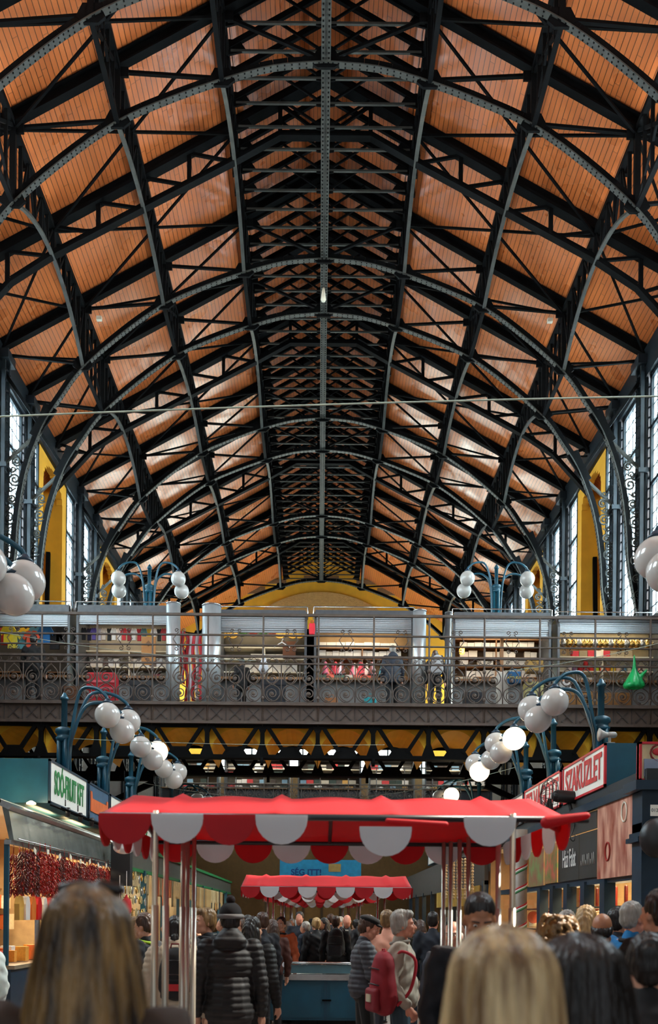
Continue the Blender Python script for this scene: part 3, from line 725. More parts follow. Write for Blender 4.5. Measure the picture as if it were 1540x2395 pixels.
boxes(a+.1, b-.5, KY+.9, DECK+1.76, .15, .3, [c('#d8d2c4'), c('#bdb8ad')], 'flat white pack on the upper shelf left of centre', 'flat packs left of centre', .5)
boxes(a+.1, b-.1, KY+.9, DECK+1.09, .2, .22, [c('#b5aa98'), c('#7d2f2c'), c('#2e3437'), c('#d5cbb8')], 'pack on the counter of the kiosk left of centre', 'counter packs left of centre', .7)
o = MB().b2((-.17, -.1, 0), (.17, .1, .42)).build('wooden_crate', c('#6d4025')); o.location = W(677, 1540, KY+.75); tag(o, 'brown crate with goods at the right of the basket kiosk shelf', 'crate')
hg = MB(); hg.tube([(-.2, 0, -.1), (0, 0, .03), (.2, 0, -.1)], .016, 6); hg.tube([(0, 0, .03), (0, 0, .08), (.03, 0, .11), (0, 0, .14), (-.02, 0, .12)], .006, 5)
o = hg.build('clothes_hanger', c('#efece4')); o.location = W(660, 1505, KY-.1); tag(o, 'white clothes hanger on the bar in front of the basket kiosk', 'hanger')
# --- kiosk 4
a, b, H = kiosk(735, 968, 1430, KY, 'silver-shuttered kiosk with white boxes and bright dolls, centre of the bridge', .40, cmat('#9c7c52'), SHELF, rows=(1.3, 1.78, 2.06), lamp=14)
boxes(a+.1, b-.3, KY+.9, DECK+2.07, .16, .2, [WHITE], 'white box in the top row of the centre kiosk', 'top row boxes, centre kiosk', 1)
boxes(a+.1, b-.1, KY+.9, DECK+1.79, .22, .17, [WHITE, WHITE, c('#ddd5c6')], 'white box on the second shelf of the centre kiosk', 'second row boxes, centre kiosk', .9)
for i in range(22):
    cc = random.choice(['#e8e0f0', '#f0e0d8', '#d03a4a', '#e6b8c8', '#e8c85a', '#6a3028', '#4aa0b8', '#f4f0ea', '#c8607a'])
    put('folk_doll', DOLL, c(cc), (a+.25+random.random()*(b-a-.7), KY+.6+.12*(i % 3), DECK+1.31), 'small dressed doll crowded on the shelf of the centre kiosk', 'doll', 'folk dolls of the centre kiosk', (1.1, 1.1, 1.35))
boxes(a+.1, b-.3, KY+.35, DECK+1.08, .13, .22, [c('#d6cbb8'), c('#a89880'), c('#e66a50'), c('#50705a'), c('#cfc4b0')], 'small pack on the counter of the centre kiosk', 'counter packs, centre kiosk', .85, dmax=.3)
# --- kiosk 5
a, b, H = kiosk(1060, 1290, 1432, KY, 'kiosk packed with white boxes under a pale shutter, right of centre', .46, cmat('#8f7a5d'), SHELF, rows=(1.32, 1.6, 1.84, 2.1, 2.32), lamp=12)
for rI, (z, hh_) in enumerate(((2.11, .16), (1.85, .18), (1.61, .18), (1.33, .2))):
    boxes(a+.3, b-.15, KY+.9, DECK+z, hh_, .19, [WHITE, WHITE, c('#dcd6c8')], 'white box in shelf row %s of the box-filled kiosk' % ['one, topmost', 'two', 'three', 'four'][rI], 'boxes of the box-filled kiosk row %d' % (rI+1), [1, .9, .95, .9][rI])
boxes(a+.1, b-.1, KY+.8, DECK+1.09, .22, .2, [c('#c4baa5'), c('#a8a08e'), c('#c23a3a'), c('#5a4a3a'), WHITE], 'pack on the counter of the box-filled kiosk', 'counter packs, box-filled kiosk', .85)
o = MB().b2((-.04, -.04, 0), (.04, .04, .9)).build('wooden_post', SHELF); o.location = W(1174, 1570, KY+.3); tag(o, 'upright wooden post dividing the shelves of the box-filled kiosk', 'post')
lt = light('POINT', 'lantern_light', W(1081, 1524, KY+.3), 6, (1, .7, .3), size=.05)
o = MB().lathe([(.05, 0), (.07, .03), (.07, .16), (.03, .2)], n=8).build('small_lantern', mat('lantern_glow', '#ffcf70', .4, emit='#ffb040', es=4)); o.location = W(1081, 1530, KY+.4); tag(o, 'small glowing lantern at the left of the box-filled kiosk', 'lantern')
# --- kiosk 6
a, b, H = kiosk(1305, 1560, 1437, KY, 'kiosk with golden jugs and coloured tins at the right end of the bridge', .28, cmat('#e0d4b4'), CREAM, rows=(1.5, 1.88, 2.28), lamp=11)
for i in range(18):
    put('metal_jug', POT, [mat('gold_metal', (.75, .5, .16), .25, .9), mat('pewter', (.5, .5, .48), .3, .9)][i % 3 == 1], (a+.15+i*(b-a-.3)/18, KY+.55, DECK+H-.62), 'shiny jug hanging in the top row at the right end kiosk', 'jug', 'metal jugs of the right end kiosk', (1.1, 1, 1.3))
boxes(a+.6, b-.5, KY+.9, DECK+1.89, .18, .19, [WHITE, WHITE, c('#c02a3a'), c('#8c8064')], 'white box on the upper shelf of the right end kiosk', 'boxes of the right end kiosk', .8)
tc_ = ['#d8c8c0', '#8b6a90', '#b02030', '#c82020', '#d03028', '#b8c030', '#e0502a', '#d6662a', '#e8c020', '#d8b8a0', '#6090b0', '#c0b8a0', '#4a80a0', '#e0a090']
tn_ = ['pale', 'mauve', 'deep red', 'red', 'vermilion', 'lime', 'orange-red', 'rust orange', 'yellow', 'beige', 'blue', 'sand', 'steel blue', 'salmon']
for i, cc in enumerate(tc_):
    put('tin_can', TIN, c(cc), (a+.55+i*(b-a-.75)/14, KY+.9, DECK+1.51), tn_[i]+' tin on the middle shelf of the right end kiosk', 'tin', None, (.13, .13, .17 if i != 3 else .3))
boxes(a+.7, b-.4, KY+.85, DECK+1.09, .24, .25, [c('#d8d2c4'), c('#7da4bc'), c('#b58a60'), WHITE], 'pack on the counter of the right end kiosk', 'counter packs, right end kiosk', .75)
for pa, pb, lb in ((716, 737, 'added dark sheet blacking out the gap left of the centre kiosk'), (160, 181, 'added dark sheet blacking out the gap between the two left kiosks'), (1289, 1306, 'added dark sheet blacking out the gap between the two right kiosks')):
    A_, B_ = W(pa, 1600, KY+.6).x, W(pb, 1600, KY+.6).x; o = MB().b2((A_, KY+.6, DECK), (B_, KY+.64, DECK+2.5)).b2((A_, KY+.56, DECK), (B_, KY+.68, DECK+.1)).build('gap_blackout', IRON); tag(o, lb, 'board')  # sheets added to darken the gaps and hide the bright end wall
# --- steel columns between the kiosks
for px0, px1, top, nm_ in ((388, 421, 1417, 'silver pipe column left of the striped flag'), (472, 516, 1421, 'silver pipe column right of the striped flag'), (965, 996, 1429, 'silver pipe column at the right of the centre kiosk'), (1040, 1056, 1432, 'thin dark steel column left of the box-filled kiosk')):
    p = W((px0+px1)/2, 1600, KY-.25); r_ = (px1-px0)/2*(KY-.25)/F; tz = W(700, top, KY-.25).z-DECK
    o = thing('pipe_column', (p.x, p.y, DECK), nm_, 'column'); mm = STEEL if px0 < 1000 else KGREY
    MB().lathe([(r_, .04), (r_, tz)], n=20).build('pipe', mat('galvanised', (.48, .52, .53), .35, .6, .25, 6, stretch=(1, 1, .3)) if px0 < 1000 else KGREY, o)
    MB().lathe([(r_*1.12, 0), (r_*1.12, .06)], n=20).build('base_ring', IRON, o)
    MB().lathe([(r_*1.06, tz), (r_*1.06, tz+.03)], n=20).build('cap', mm, o)
# flags
for px0, px1, pyt, pyb, lab in ((421, 432, 1475, 1600, 'narrow red and white cloth beside the left silver pipe'), (434, 472, 1485, 1640, 'red and white striped flag hanging between the silver pipes')):
    A = W(px0, pyt, KY-.1); B = W(px1, pyb, KY-.1); root = thing('striped_flag', ((A.x+B.x)/2, KY-.1, A.z), lab, 'flag')
    n = 5 if px1-px0 > 20 else 3; w_ = (B.x-A.x)/n
    for i in range(n):
        m = MB(); vs = []; k = 12
        for j in range(k+1):
            z = (B.z-A.z)*j/k; 
            for e in (0, 1):
                x = A.x+(i+e)*w_-(A.x+B.x)/2+.02*math.sin(j*.9+i); vs.append((x, .04*math.sin((i+e)*1.7+j*.15), z))
        m.add(vs, [(j*2, j*2+1, j*2+3, j*2+2) for j in range(k)], True)
        o = m.build('stripe', c('#b3202a' if i % 2 == 0 else '#d8d8de'), root)
        sf = o.modifiers.new('s', 'SOLIDIFY'); sf.thickness = .008
# bags, crates and clutter behind the railing
def bag(nm, px, py, d, w_, h, m, lab, cat='bag', handle=True):
    p = W(px, py, d); r = thing(nm, (p.x, d, DECK if nm in ('paper_bag', 'shopping_bag') else p.z), lab, cat)
    b_ = MB(); b_.prism([(-w_*.42, 0), (w_*.42, 0), (w_*.5, h*.5), (w_*.44, h), (0, h*.96), (-w_*.44, h), (-w_*.5, h*.5)], 'y', -w_*.2, w_*.2)
    o = b_.build('body', m, r); bv = o.modifiers.new('b', 'BEVEL'); bv.width = .025; bv.segments = 3
    if handle: MB().tube([(-w_*.2, 0, h*.96), (-w_*.14, 0, h*1.2), (w_*.14, 0, h*1.2), (w_*.2, 0, h*.96)], .01, 5).build('handle', m, r)
    return r
bag('paper_bag', 775, 1637, BY+.9, .34, .36, c('#a5683a'), 'brown paper bag standing behind the railing at the centre')
bag('shopping_bag', 866, 1650, BY+.9, .32, .38, c('#2aa7b0'), 'turquoise patterned shopping bag standing behind the railing')
bag('plastic_bag', 730, 1485, KY-.3, .16, .30, c('#d41e2e'), 'red and white plastic bag hanging at the left of the centre kiosk')
g = MB()
for i in range(9):
    a_ = i*.7; g.cap((0, 0, .42), (.17*math.cos(a_), .12*math.sin(a_), .05), .04, .09, 7)
g.cap((0, 0, .35), (0, 0, .75), .06, .02, 6); g.cap((.1, -.05, .2), (.27, -.05, .38), .07, .03, 6)
o = remesh(g, 'green_plastic_bag', .02, mat('green_plastic', '#1fb463', .3, trans=.3)); o.location = W(1484, 1607, BY-.15); tag(o, 'bright green plastic bag hanging on the railing at the right', 'bag')
o = remesh(MB().cap((0, 0, .05), (0, 0, .42), .13, .03), 'white_plastic_bag', .02, c('#d9dce2')); o.location = W(617, 1570, BY+.8); tag(o, 'pointed white plastic bag hanging behind the railing, left of centre', 'bag')
# red chair-like crate
r = thing('red_crate', (W(240, 1640, BY+.75).x, BY+.75, DECK), 'red slatted plastic crate behind the railing at the left', 'crate')
m = MB(); m.b2((-.36, -.2, 0), (.36, .2, .85)); o = m.build('body', c('#c01a28'), r); bv = o.modifiers.new('b', 'BEVEL'); bv.width = .06; bv.segments = 4
for i in range(3): MB().b2((-.33, -.215, .25+.17*i), (.33, -.2, .31+.17*i)).build('slat', c('#e0606a'), r)
for px, py, w_, h, cc, lab in ((172, 1637, .38, .34, '#6b4326', 'small brown carton standing behind the railing at the far left'), (133, 1628, .34, .28, '#4a4644', 'dark grey carton with a white lid behind the left railing'),
        (1345, 1643, .5, .32, '#a8763e', 'brown carton behind the railing under the right kiosk counter'), (1440, 1652, .68, .3, '#9e6b36', 'wide brown carton beneath the right end kiosk'), (1387, 1650, .3, .33, '#b07d45', 'narrow tan carton between two wider ones at the right'),
        (1175, 1620, .24, .75, '#dcd8cc', 'tall white board leaning behind the railing right of centre'), (1248, 1625, .42, .55, '#cfc98a', 'pale yellow printed sack behind the railing right of centre'), (1108, 1648, .5, .28, '#26272b', 'dark carton under the box-filled kiosk counter'),
        (330, 1648, .5, .5, '#2b2d30', 'dark folding chair shape stored behind the left railing'), (640, 1640, .6, .55, '#22252b', 'black stacked trays behind the railing left of centre')):
    p = W(px, py, BY+.95); o = MB().b2((-w_/2, -.15, 0), (w_/2, .15, h)).b2((-w_/2-.01, -.16, h*.82), (w_/2+.01, .16, h)).build('storage_box', c(cc)); o.location = (p.x, p.y, DECK); o.scale.z = 1+.22/h; tag(o, lab, 'box')
for px, py, w_, h, cc, lab in ((1203, 1600, .34, .3, '#1e5a86', 'blue and yellow printed bag hanging behind the railing'), (1250, 1575, .46, .3, '#a8813c', 'tan printed bag hanging behind the railing right of centre')):
    bag('printed_bag', px, py, BY+.6, w_, h, c(cc), lab)
for ttt, px, py, mm, sz in (('ATO KM', 1203, 1585, c('#e6c437'), .085), ('lyfios', 1250, 1570, c('#4a3014'), .12)):
    o = text('printed_lettering', ttt, mm, W(px, py, BY+.48), (R(90), 0, 0), sz, bold=True); par = [q for q in bpy.data.objects if q.name.startswith('printed_bag')][0 if px < 1240 else 1]
    loc = o.location.copy(); o.parent = par; o.location = loc-par.location

# ================================================================ far gallery seen under the bridge
FY = 43.0
def far_rail():
    r = thing('gallery_railing', (-6.5, FY-.6, DECK), 'scroll railing of the far gallery seen under the bridge', 'railing')
    for z in (0, .93, 1.1, 1.9): MB().beam((0, 0, z), (13.07, 0, z), .05, .05).build('rail', BROWN, r)
    pm = post_mesh(1.9).mesh('post'); pm.materials.append(BROWN)
    for i in range(11): link('post', pm, r).location = (i*PW, 0, 0)
    for i in range(30): link('scroll_panel', SU_M, r).location = (i*PW/3, 0, 0)
far_rail()
o = MB().b2((-8.7, FY-.7, DECK-.5), (8.7, FY+5, DECK-.02)).build('gallery_floor', IRON); tag(o, 'dark floor edge of the far gallery under the near bridge', 'floor slab')
kf = [(345, 490), (505, 670), (690, 850), (870, 985), (1010, 1180)]
for i, (p0, p1) in enumerate(kf):
    BYs = FY+.3
    x0, x1 = (p0-745)*BYs/F*.93, (p1-745)*BYs/F*.93
    r = thing('far_kiosk', (x0, BYs, DECK), 'distant lit kiosk on the far gallery, %s from the left' % ['first', 'second', 'third', 'fourth', 'fifth', 'sixth', 'seventh'][i], 'kiosk', None); L = x1-x0
    MB().b2((0, 1.1, 0), (L, 1.2, 2.5)).build('back_panel', cmat(['#5a4a3a', '#7b7264', '#4c4238', '#a8a294', '#34302c', '#8c8474', '#4a2f5a'][i]), r)
    MB().b2((0, .2, 0), (L, .25, 1.0)).build('front_panel', cmat('#3a3a3c'), r); MB().b2((0, 0, 1.0), (L, .5, 1.06)).build('counter', SHELF, r)
    MB().b2((0, 0, 2.45), (L, 1.2, 2.6)).build('roof', KGREY, r)
    for z in (1.35, 1.7, 2.05): MB().b2((0, .8, z), (L, 1.1, z+.03)).build('shelf', CREAM, r)
    for j in range(2): MB().b2((j*(L-.06), 0, 0), (j*(L-.06)+.06, 1.2, 2.5)).build('side_panel', KGREY, r)
    light('AREA', 'kiosk_lamp', (x0+L/2, BYs+.4, DECK+2.4), 9*L, (1, .92, .8), (0, 0, 0), L*.8, .3)
    for z, hh_ in ((1.09, .2), (1.38, .2), (1.73, .22), (2.08, .25)):
        boxes(x0+.1, x1-.1, BYs+.9, DECK+z, hh_, .3, [WHITE, c('#b3aa98'), c('#c23a3a'), c('#4a4038'), c('#7a9aac'), c('#c89a50'), c('#2c3c34')], 'small goods pack on a shelf of the far gallery kiosks', 'goods on the far gallery', .75, 'goods', 'goods_pack')
# ================================================================ globe lamps
GLOBE = mat('opal_globe', (.45, .435, .40), .12, 0, .05, 3, spec=.6, emit=(.9, .9, .88), es=.03)
GLOBE_ON = mat('lit_opal_globe', (.9, .85, .75), .15, emit=(1, .80, .52), es=2.6)
def globe(parent, loc, lit=False, r=.21):
    m = MB(); m.ell((0, 0, 0), r, 28, 18)
    g = m.build('globe', GLOBE_ON if lit else GLOBE, parent); g.location = loc
    m = MB(); m.lathe([(.05, r*.93), (.075, r*.93), (.085, r*1.04), (.05, r*1.16), (.03, r*1.3)], n=14); m.build('globe_cap', BLUED, g)
    if lit:
        light('POINT', 'globe_light', Vector(parent.location)+Vector(loc), 75, (1, .78, .5), size=.24)
    return g
def lamp(x, y, s, label, lit=(), ztop_=EYE+3.68, zb=3.3, both=False, group='globe lamps on the stall roofs', rest=()):
    r = thing('globe_lamp', (x, y, zb), label, 'lamp', group); T = ztop_-zb
    m = MB(); m.lathe([(.052, 0), (.052, T-.72), (.052, T-.1), (.07, T-.1), (.07, T-.06), (.05, T-.04), (.02, T+.02)], n=12); m.build('post', BLUE, r)
    C = T-.72
    m = MB(); m.lathe([(.08, C-.09), (.13, C-.06), (.14, C-.02), (.115, C), (.115, C+.04), (.15, C+.07), (.14, C+.13), (.08, C+.16)], n=16); m.build('collar', BLUE, r)
    for dx, dy in ((.09, .0), (0, .09), (-.07, -.05), (.05, -.08)):
        m = MB(); m.tube([(dx, dy, 0), (dx, dy, C)], .04, 8); m.build('pipe', BLUE, r)
    n = 0
    for sd in ((s,) if not both else (1, -1)):
        G = [(.80, -.32, .18), (1.05, .12, .17), (.98, -.02, -.02)] if not both else [(.85, -.15, .16), (.90, .15, -.08)]
        for k, (gx, gy, gz) in enumerate(G):
            gz = C+gz+.12; e = Vector((sd*gx, gy, gz+.24))
            pts = crom([(sd*.08, gy*.2, 0), (sd*.1, gy*.25, C*.7), (sd*.16, gy*.35, C+.1), (sd*gx*.38, gy*.5, gz+.42), (sd*gx*.72, gy*.8, gz+.46), (sd*gx*.95, gy, gz+.33), tuple(e)], 5)
            MB().tube([p for p in pts if p.z > .02 or True], .028, 7).build('arm', BLUE, r)
            globe(r, (sd*gx, gy, gz), n in lit); n += 1
    return r
LL = [(9.3, 'left', 'nearest', ()), (15.3, 'left', 'second nearest', ()), (18.1, 'left', 'third nearest', (1,)), (20.75, 'left', 'fourth nearest', ()), (26.4, 'left', 'farthest', ())]
for y, sd, nm, lit in LL:
    lamp(-4.3 if y > 10 else -4.12, y, 1, 'blue curved lamp with three white globes, %s on the %s stall roofs' % (nm, sd), lit, zb=4.03 if y < 22 else 3.9, ztop_=EYE+(3.68 if y > 10 else 3.86))
for y, nm, lit in ((9.2, 'nearest', ()), (14.1, 'second nearest', ()), (16.95, 'third nearest', (0,)), (19.2, 'fourth nearest', (2,)), (24.8, 'farthest', (0,))):
    lamp(4.35 if y > 10 else 4.47, y, -1, 'blue curved lamp with three white globes, %s on the right stall roofs' % nm, lit, zb=4.2 if y < 22 else 3.9, ztop_=EYE+(3.68 if y > 10 else 4.12))
for px, nm in ((350, 'left'), (1162, 'right')):
    p = W(px, 1322, 26.0); lamp(p.x, 26.0, 1, 'double-armed blue lamp with four small globes above the %s kiosks' % nm, ztop_=p.z, zb=DECK, both=True, group='double lamps above the kiosks')
    MB().b2((p.x-.2, 25.8, DECK-.1), (p.x+.2, 26.2, DECK)).build('lamp_foot', IRON, None).update({'label': 'iron foot of the %s double lamp' % nm, 'category': 'lamp foot'}) if False else None

# ================================================================ market stalls left and right
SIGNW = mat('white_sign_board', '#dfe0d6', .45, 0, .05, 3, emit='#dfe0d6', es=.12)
def strip(y0, y1, x, z0, z1, nm, m, parent, t=.04, s=1):   # board on a wall that runs down the hall
    return MB().b2((x-t*s, y0, z0), (x, y1, z1)).build(nm, m, parent)
RX = (R(90), 0, R(90)); RXR = (R(90), 0, R(-90))
# ---- left sign boxes
LX = -4.1
def ydl(px): return LX*F/(px-VX+3.2)*1.0
def yr(px, x=4.1): return x*F/(px-VX-3.5)
def sign(side_, y0, y1, z0, z1, label, m, frame=BLUED, depth=1.0, txt=None, tm=None, sz=.2, shapes=None):
    s = -1 if side_ == 'l' else 1; x = 4.1*s
    r = thing('shop_sign', (x, y0, z0), label, 'sign', None); L = y1-y0; H = z1-z0
    MB().b2((0, 0, 0), (s*depth, L, H)).build('box', BLUE, r)
    for a, b in (((0, 0, 0), (-s*.03, L, .035)), ((0, 0, H-.035), (-s*.03, L, H)), ((0, 0, 0), (-s*.03, .05, H)), ((0, L-.05, 0), (-s*.03, L, H))):
        MB().b2(a, b).build('frame', frame, r)
    MB().b2((0, .05, .035), (-s*.015, L-.05, H-.035)).build('board', m, r)
    if txt:
        for i, t_ in enumerate(txt.split('\n')):
            text('lettering', t_, tm, (-s*.025, L/2, H/2+(.0 if '\n' not in txt else .12-.26*i)), RX if s < 0 else RXR, sz, r, .003, bold=True, sx=(L-.25)/(sz*.62*max(1, len(t_))))
    if shapes: shapes(r, L, H, s)
    return r
RED = c('#c3202c', .5); GREEN = c('#1f7a3c', .5); ORG = c('#d4642c', .5); YLW = c('#e3c02c', .5)
def star(n, r0, r1, cx, cz): return [(cx+(r0 if i % 2 else r1)*math.cos(math.pi*i/n+.3), cz+(r0 if i % 2 else r1)*math.sin(math.pi*i/n+.3)) for i in range(2*n)]
def leafs(r, L, H, s):
    for cx, cz, m_, nm in ((L*.25, H*.42, GREEN, 'left green motif'), (L*.5, H*.55, YLW, 'yellow flower motif'), (L*.72, H*.36, GREEN, 'right green motif'), (L*.85, H*.62, RED, 'red leaf motif')):
        mm = MB(); mm.prism(star(5, .05, .13, cx, cz), 'x', -s*.03, -s*.016); o = mm.build('painted_motif', m_, r)
def lat(r, L, H, s):
    mm = MB(); mm.prism([(L*.08, H*.25), (L*.92, H*.22), (L*.92, H*.72), (L*.86, H*.72), (L*.84, H*.6), (L*.16, H*.6), (L*.14, H*.78), (L*.08, H*.78)], 'x', -s*.03, -s*.016); mm.build('orange_panel', ORG, r)
Lb = [13.75, 16.1, 17.75, 19.7, 22.3, 25.5]
sign('l', Lb[0], Lb[1]-.1, 3.36, 4.03, 'white sign with tall green lettering at the left stall corner', SIGNW, txt='SOÓ-FRUIT KFT', tm=GREEN, sz=.5)
sign('l', Lb[1], Lb[2]-.08, 3.36, 4.03, 'blue-grey sign with an orange panel, second on the left', c('#3c5a72', .5), shapes=lat)
sign('l', Lb[2], Lb[3]-.08, 3.36, 4.03, 'white sign with green and yellow painted motifs on the left', SIGNW, shapes=leafs)
sign('l', Lb[3], Lb[4]-.08, 3.36, 4.03, 'white sign with a red leaf motif just left of the red canopy', SIGNW, shapes=leafs)
sign('l', Lb[4], Lb[5], 3.36, 4.03, 'farthest white sign of the left row, behind the red canopy', SIGNW)
r = thing('stall_fascia', (LX, 12.2, 3.3), 'blue upper box of the nearest left stall', 'fascia'); MB().b2((-3.4, 1.4, .06), (-1.0, 1.7, .73)).build('front_panel', BLUE, r); MB().b2((-3.4, 1.3, .7), (-1.0, 1.72, .76)).build('top_rail', BLUED, r); MB().b2((-1.05, 1.36, .06), (-1.0, 1.75, .73)).build('corner_trim', BLUED, r); MB().b2((-1.0, 1.54, .06), (0, 1.6, .73)).build('side_panel', BLUE, r)
# ---- left chilli stall
GLASSM = mat('reflecting_cornice_glass', (.30, .34, .31), .18, .6, .5, 3, stretch=(1, 2.5, 1))
WARMB = mat('warm_inner_wall', '#c9a878', .8)
r = thing('spice_stall', (LX, 12.0, 0), 'steel and glass front of the chilli stall at the left edge', 'stall')
m = MB(); m.prism([(-.35, 3.30), (.02, 3.14), (.05, 3.10), (-.0, 3.06), (-.3, 3.2)], 'y', 0, 6.2); m.build('cornice', STEEL, r)
m = MB(); m.prism([(0, 2.66), (.06, 2.66), (-.02, 3.1), (-.1, 3.1)], 'y', .05, 6.2); m.build('glass_fascia', GLASSM, r)
MB().b2((-.05, 0, 2.60), (.04, 6.2, 2.66)).build('rail', STEEL, r)
for i, yy in enumerate((0.02, 1.35, 2.7, 4.0, 5.2, 6.15)):
    MB().b2((-.06, yy, 0), (.0, yy+.05, 2.62)).build('mullion', BLUE if i in (0, 2) else STEEL, r)
MB().b2((-.35, .0, 0), (.05, 6.2, .95)).build('counter_front', BLUED, r); MB().b2((-.9, .0, .95), (.1, 6.2, 1.0)).build('counter_top', c('#8c7a60', .3), r)
MB().b2((-2.6, .0, 0), (-2.55, 6.2, 3.2)).build('back_wall', WARMB, r); MB().b2((-2.6, 6.15, 0), (0, 6.2, 3.2)).build('end_wall', WARMB, r)
MB().b2((-2.6, 0, 3.15), (-.1, 6.2, 3.2)).build('soffit', CREAM, r)
for z in (1.35, 1.75, 2.15): MB().b2((-2.55, .1, z), (-2.2, 6.1, z+.03)).build('shelf', SHELF, r)
for i in range(3): light('AREA', 'stall_lamp', (LX-.9, 12.9+i*2, 3.1), 130, (1, .80, .52), (0, R(-14), 0), 1.2, 1.2)
# track spots over the fascia
r = thing('spot_rail', (LX+.05, 13.3, 3.22), 'black rail with small clip spotlights over the chilli stall', 'spotlights')
MB().tube([(.28, 0, .02), (.28, 5.5, .02)], .012, 6).build('rail', IRON, r); MB().tube([(.12, 0, .06), (.12, 5.5, .06)], .012, 6).build('rail', IRON, r)
for i in range(8): MB().tube([(0, .4+i*.66, .1), (.3, .4+i*.66, .0)], .008, 5).build('bracket', IRON, r)
for i in range(7):
    m = MB(); m.tube([(.2, .5+i*.72, .1), (.2, .5+i*.72, .2)], .01, 5); m.lathe([(.03, -.08), (.045, .02), (.03, .06)], (.24, .5+i*.72, .02), 10); m.build('spot', BLACK, r)
o = MB().lathe([(.02, 0), (.07, -.03), (.07, -.05)], n=12).build('bulkhead_light', mat('lit_bulkhead', '#fff0c8', .3, emit='#ffd890', es=8)); o.location = W(73, 1873, 13.5); tag(o, 'small lit lamp under the blue corner of the left stall', 'lamp')
light('POINT', 'bulkhead_glow', W(73, 1880, 13.4), 14, (1, .8, .5), size=.06)
# chilli strings
def chilli(seed):
    rr = random.Random(seed); m = MB()
    m.tube([(0, 0, 0), (0, 0, .12)], .006, 5)
    for i in range(150):
        t = rr.random(); a = rr.random()*6.28; R0 = .035+.05*math.sin(min(1, t*1.1)*3.0); z = -.56*t
        p = Vector((R0*.5*math.cos(a), R0*.5*math.sin(a), z)); q = p+Vector((math.cos(a)*.055, math.sin(a)*.055, -.05-.03*rr.random()))
        m.tube([p, (p+q)/2+Vector((0, 0, .004)), q], [.006, .0095, .002], 4)
    return m
CH = [chilli(i).mesh('chilli_string') for i in range(3)]
CHM = [mat('dried_chilli_red', '#8c1410', .25, 0, .5, 30), mat('dried_chilli_dark', '#5e0f0c', .28, 0, .5, 30), mat('dried_chilli_bright', '#a81c14', .25, 0, .5, 30)]
for q in CH: q.materials.append(CHM[0])
for row in range(2):
    for i in range(24):
        o = link('chilli_string', CH[i % 3]); o.location = (LX+.10-.16*row, 12.3+i*.25+.1*row, 2.56+random.uniform(-.06, .04)); o.rotation_euler[2] = random.random()*6; recolor(o, random.choice(CHM))
        tag(o, 'dried red chilli string hanging in the %s row of the left stall' % ('front', 'rear')[row], 'chilli string', 'chilli strings, %s row' % ('front', 'rear')[row])
for xx in (.10, -.06): MB().tube([(LX+xx, 12.1, 2.68), (LX+xx, 18.2, 2.68)], .01, 5).build('chilli_rail', STEEL, None)
for q in [o for o in bpy.data.objects if o.name.startswith('chilli_rail')]: tag(q, 'thin steel rail the %s row of chilli strings hangs from' % ('front' if q.name == 'chilli_rail' else 'rear'), 'rail')
rk = thing('plate_rack', (LX+.05, 18.5, 0), 'thin dark rack of rods holding the small decorated plates', 'rack')
for i in range(5): MB().tube([(0, 0, 1.52+.26*i), (0, 3.0, 1.52+.26*i)], .008, 5).build('rod', IRON, rk)
for i in range(2): MB().tube([(0, 3.0*i, .9), (0, 3.0*i, 2.65)], .012, 5).build('upright', IRON, rk)
TAGB = MB().b2((-.004, -.05, -.035), (.004, .05, .035)).mesh('tag'); TAGB.materials.append(c('#e6e0c8'))
for i in range(9):
    o = link('price_tag', TAGB); o.location = (LX+.2, 12.5+i*.6, 2.55+.03*(i % 2)); o.rotation_euler[0] = .4*((i % 3)-1); tag(o, 'small cream price tag clipped above the chilli strings', 'price tag', 'price tags')
BAGM = MB(); BAGM.prism([(-.09, -.3), (.09, -.3), (.1, -.1), (.06, -.02), (.02, 0), (-.02, 0), (-.06, -.02), (-.1, -.1)], 'x', -.035, .035); BAGM = BAGM.mesh('bag'); BAGM.materials.append(WHITE)
bc = [('#d8a24a', 'amber'), ('#e9e2d4', 'white'), ('#d8722c', 'orange'), ('#c21e22', 'red'), ('#e6dccb', 'cream'), ('#c02820', 'scarlet'), ('#ded0b0', 'pale')]
for i in range(22):
    cc, n_ = bc[i % 7]; put('snack_bag', BAGM, c(cc, .3), (LX+.04, 12.35+i*.27, 1.93), '%s packet hanging below the chilli strings at the left stall' % n_, 'packet', n_+' packets at the left stall', (1, 1, 1.1))
for z, hh_ in ((1.01, .22), (1.38, .3), (1.78, .28)):
    yy = 12.2
    while yy < 18.0:
        w_ = random.uniform(.1, .2); put('spice_pack', BOXM, c(random.choice(['#e0702c', '#d8902c', '#c22822', '#e8d8b0', '#6b2a20', '#f0e8d8', '#b8581e', '#3a2a22'])), (LX-(.25 if z < 1.2 else 2.0)+random.uniform(-.1, .1), yy, z), 'spice packet on the %s of the left stall' % {1.01: 'counter', 1.38: 'lower shelf', 1.78: 'upper shelf'}[z], 'packet', 'spice packets, %s' % {1.01: 'counter', 1.38: 'lower shelf', 1.78: 'upper shelf'}[z], (w_, w_, hh_*random.uniform(.7, 1)))
        yy += w_*1.3
# wire disc fan-like lamp under the canopy corner
o = MB().ell((0, 0, 0), (.17, .12, .1), 20, 10).build('crystal_dish', mat('crystal_glass', (.8, .82, .85), .1, .3)); o.location = W(290, 1983, 14.2); tag(o, 'round glittering glass lamp hanging left of the near canopy', 'lamp')
MB().tube([(0, 0, .08), (0, 0, 1.2)], .006, 5).build('cord', IRON, o)

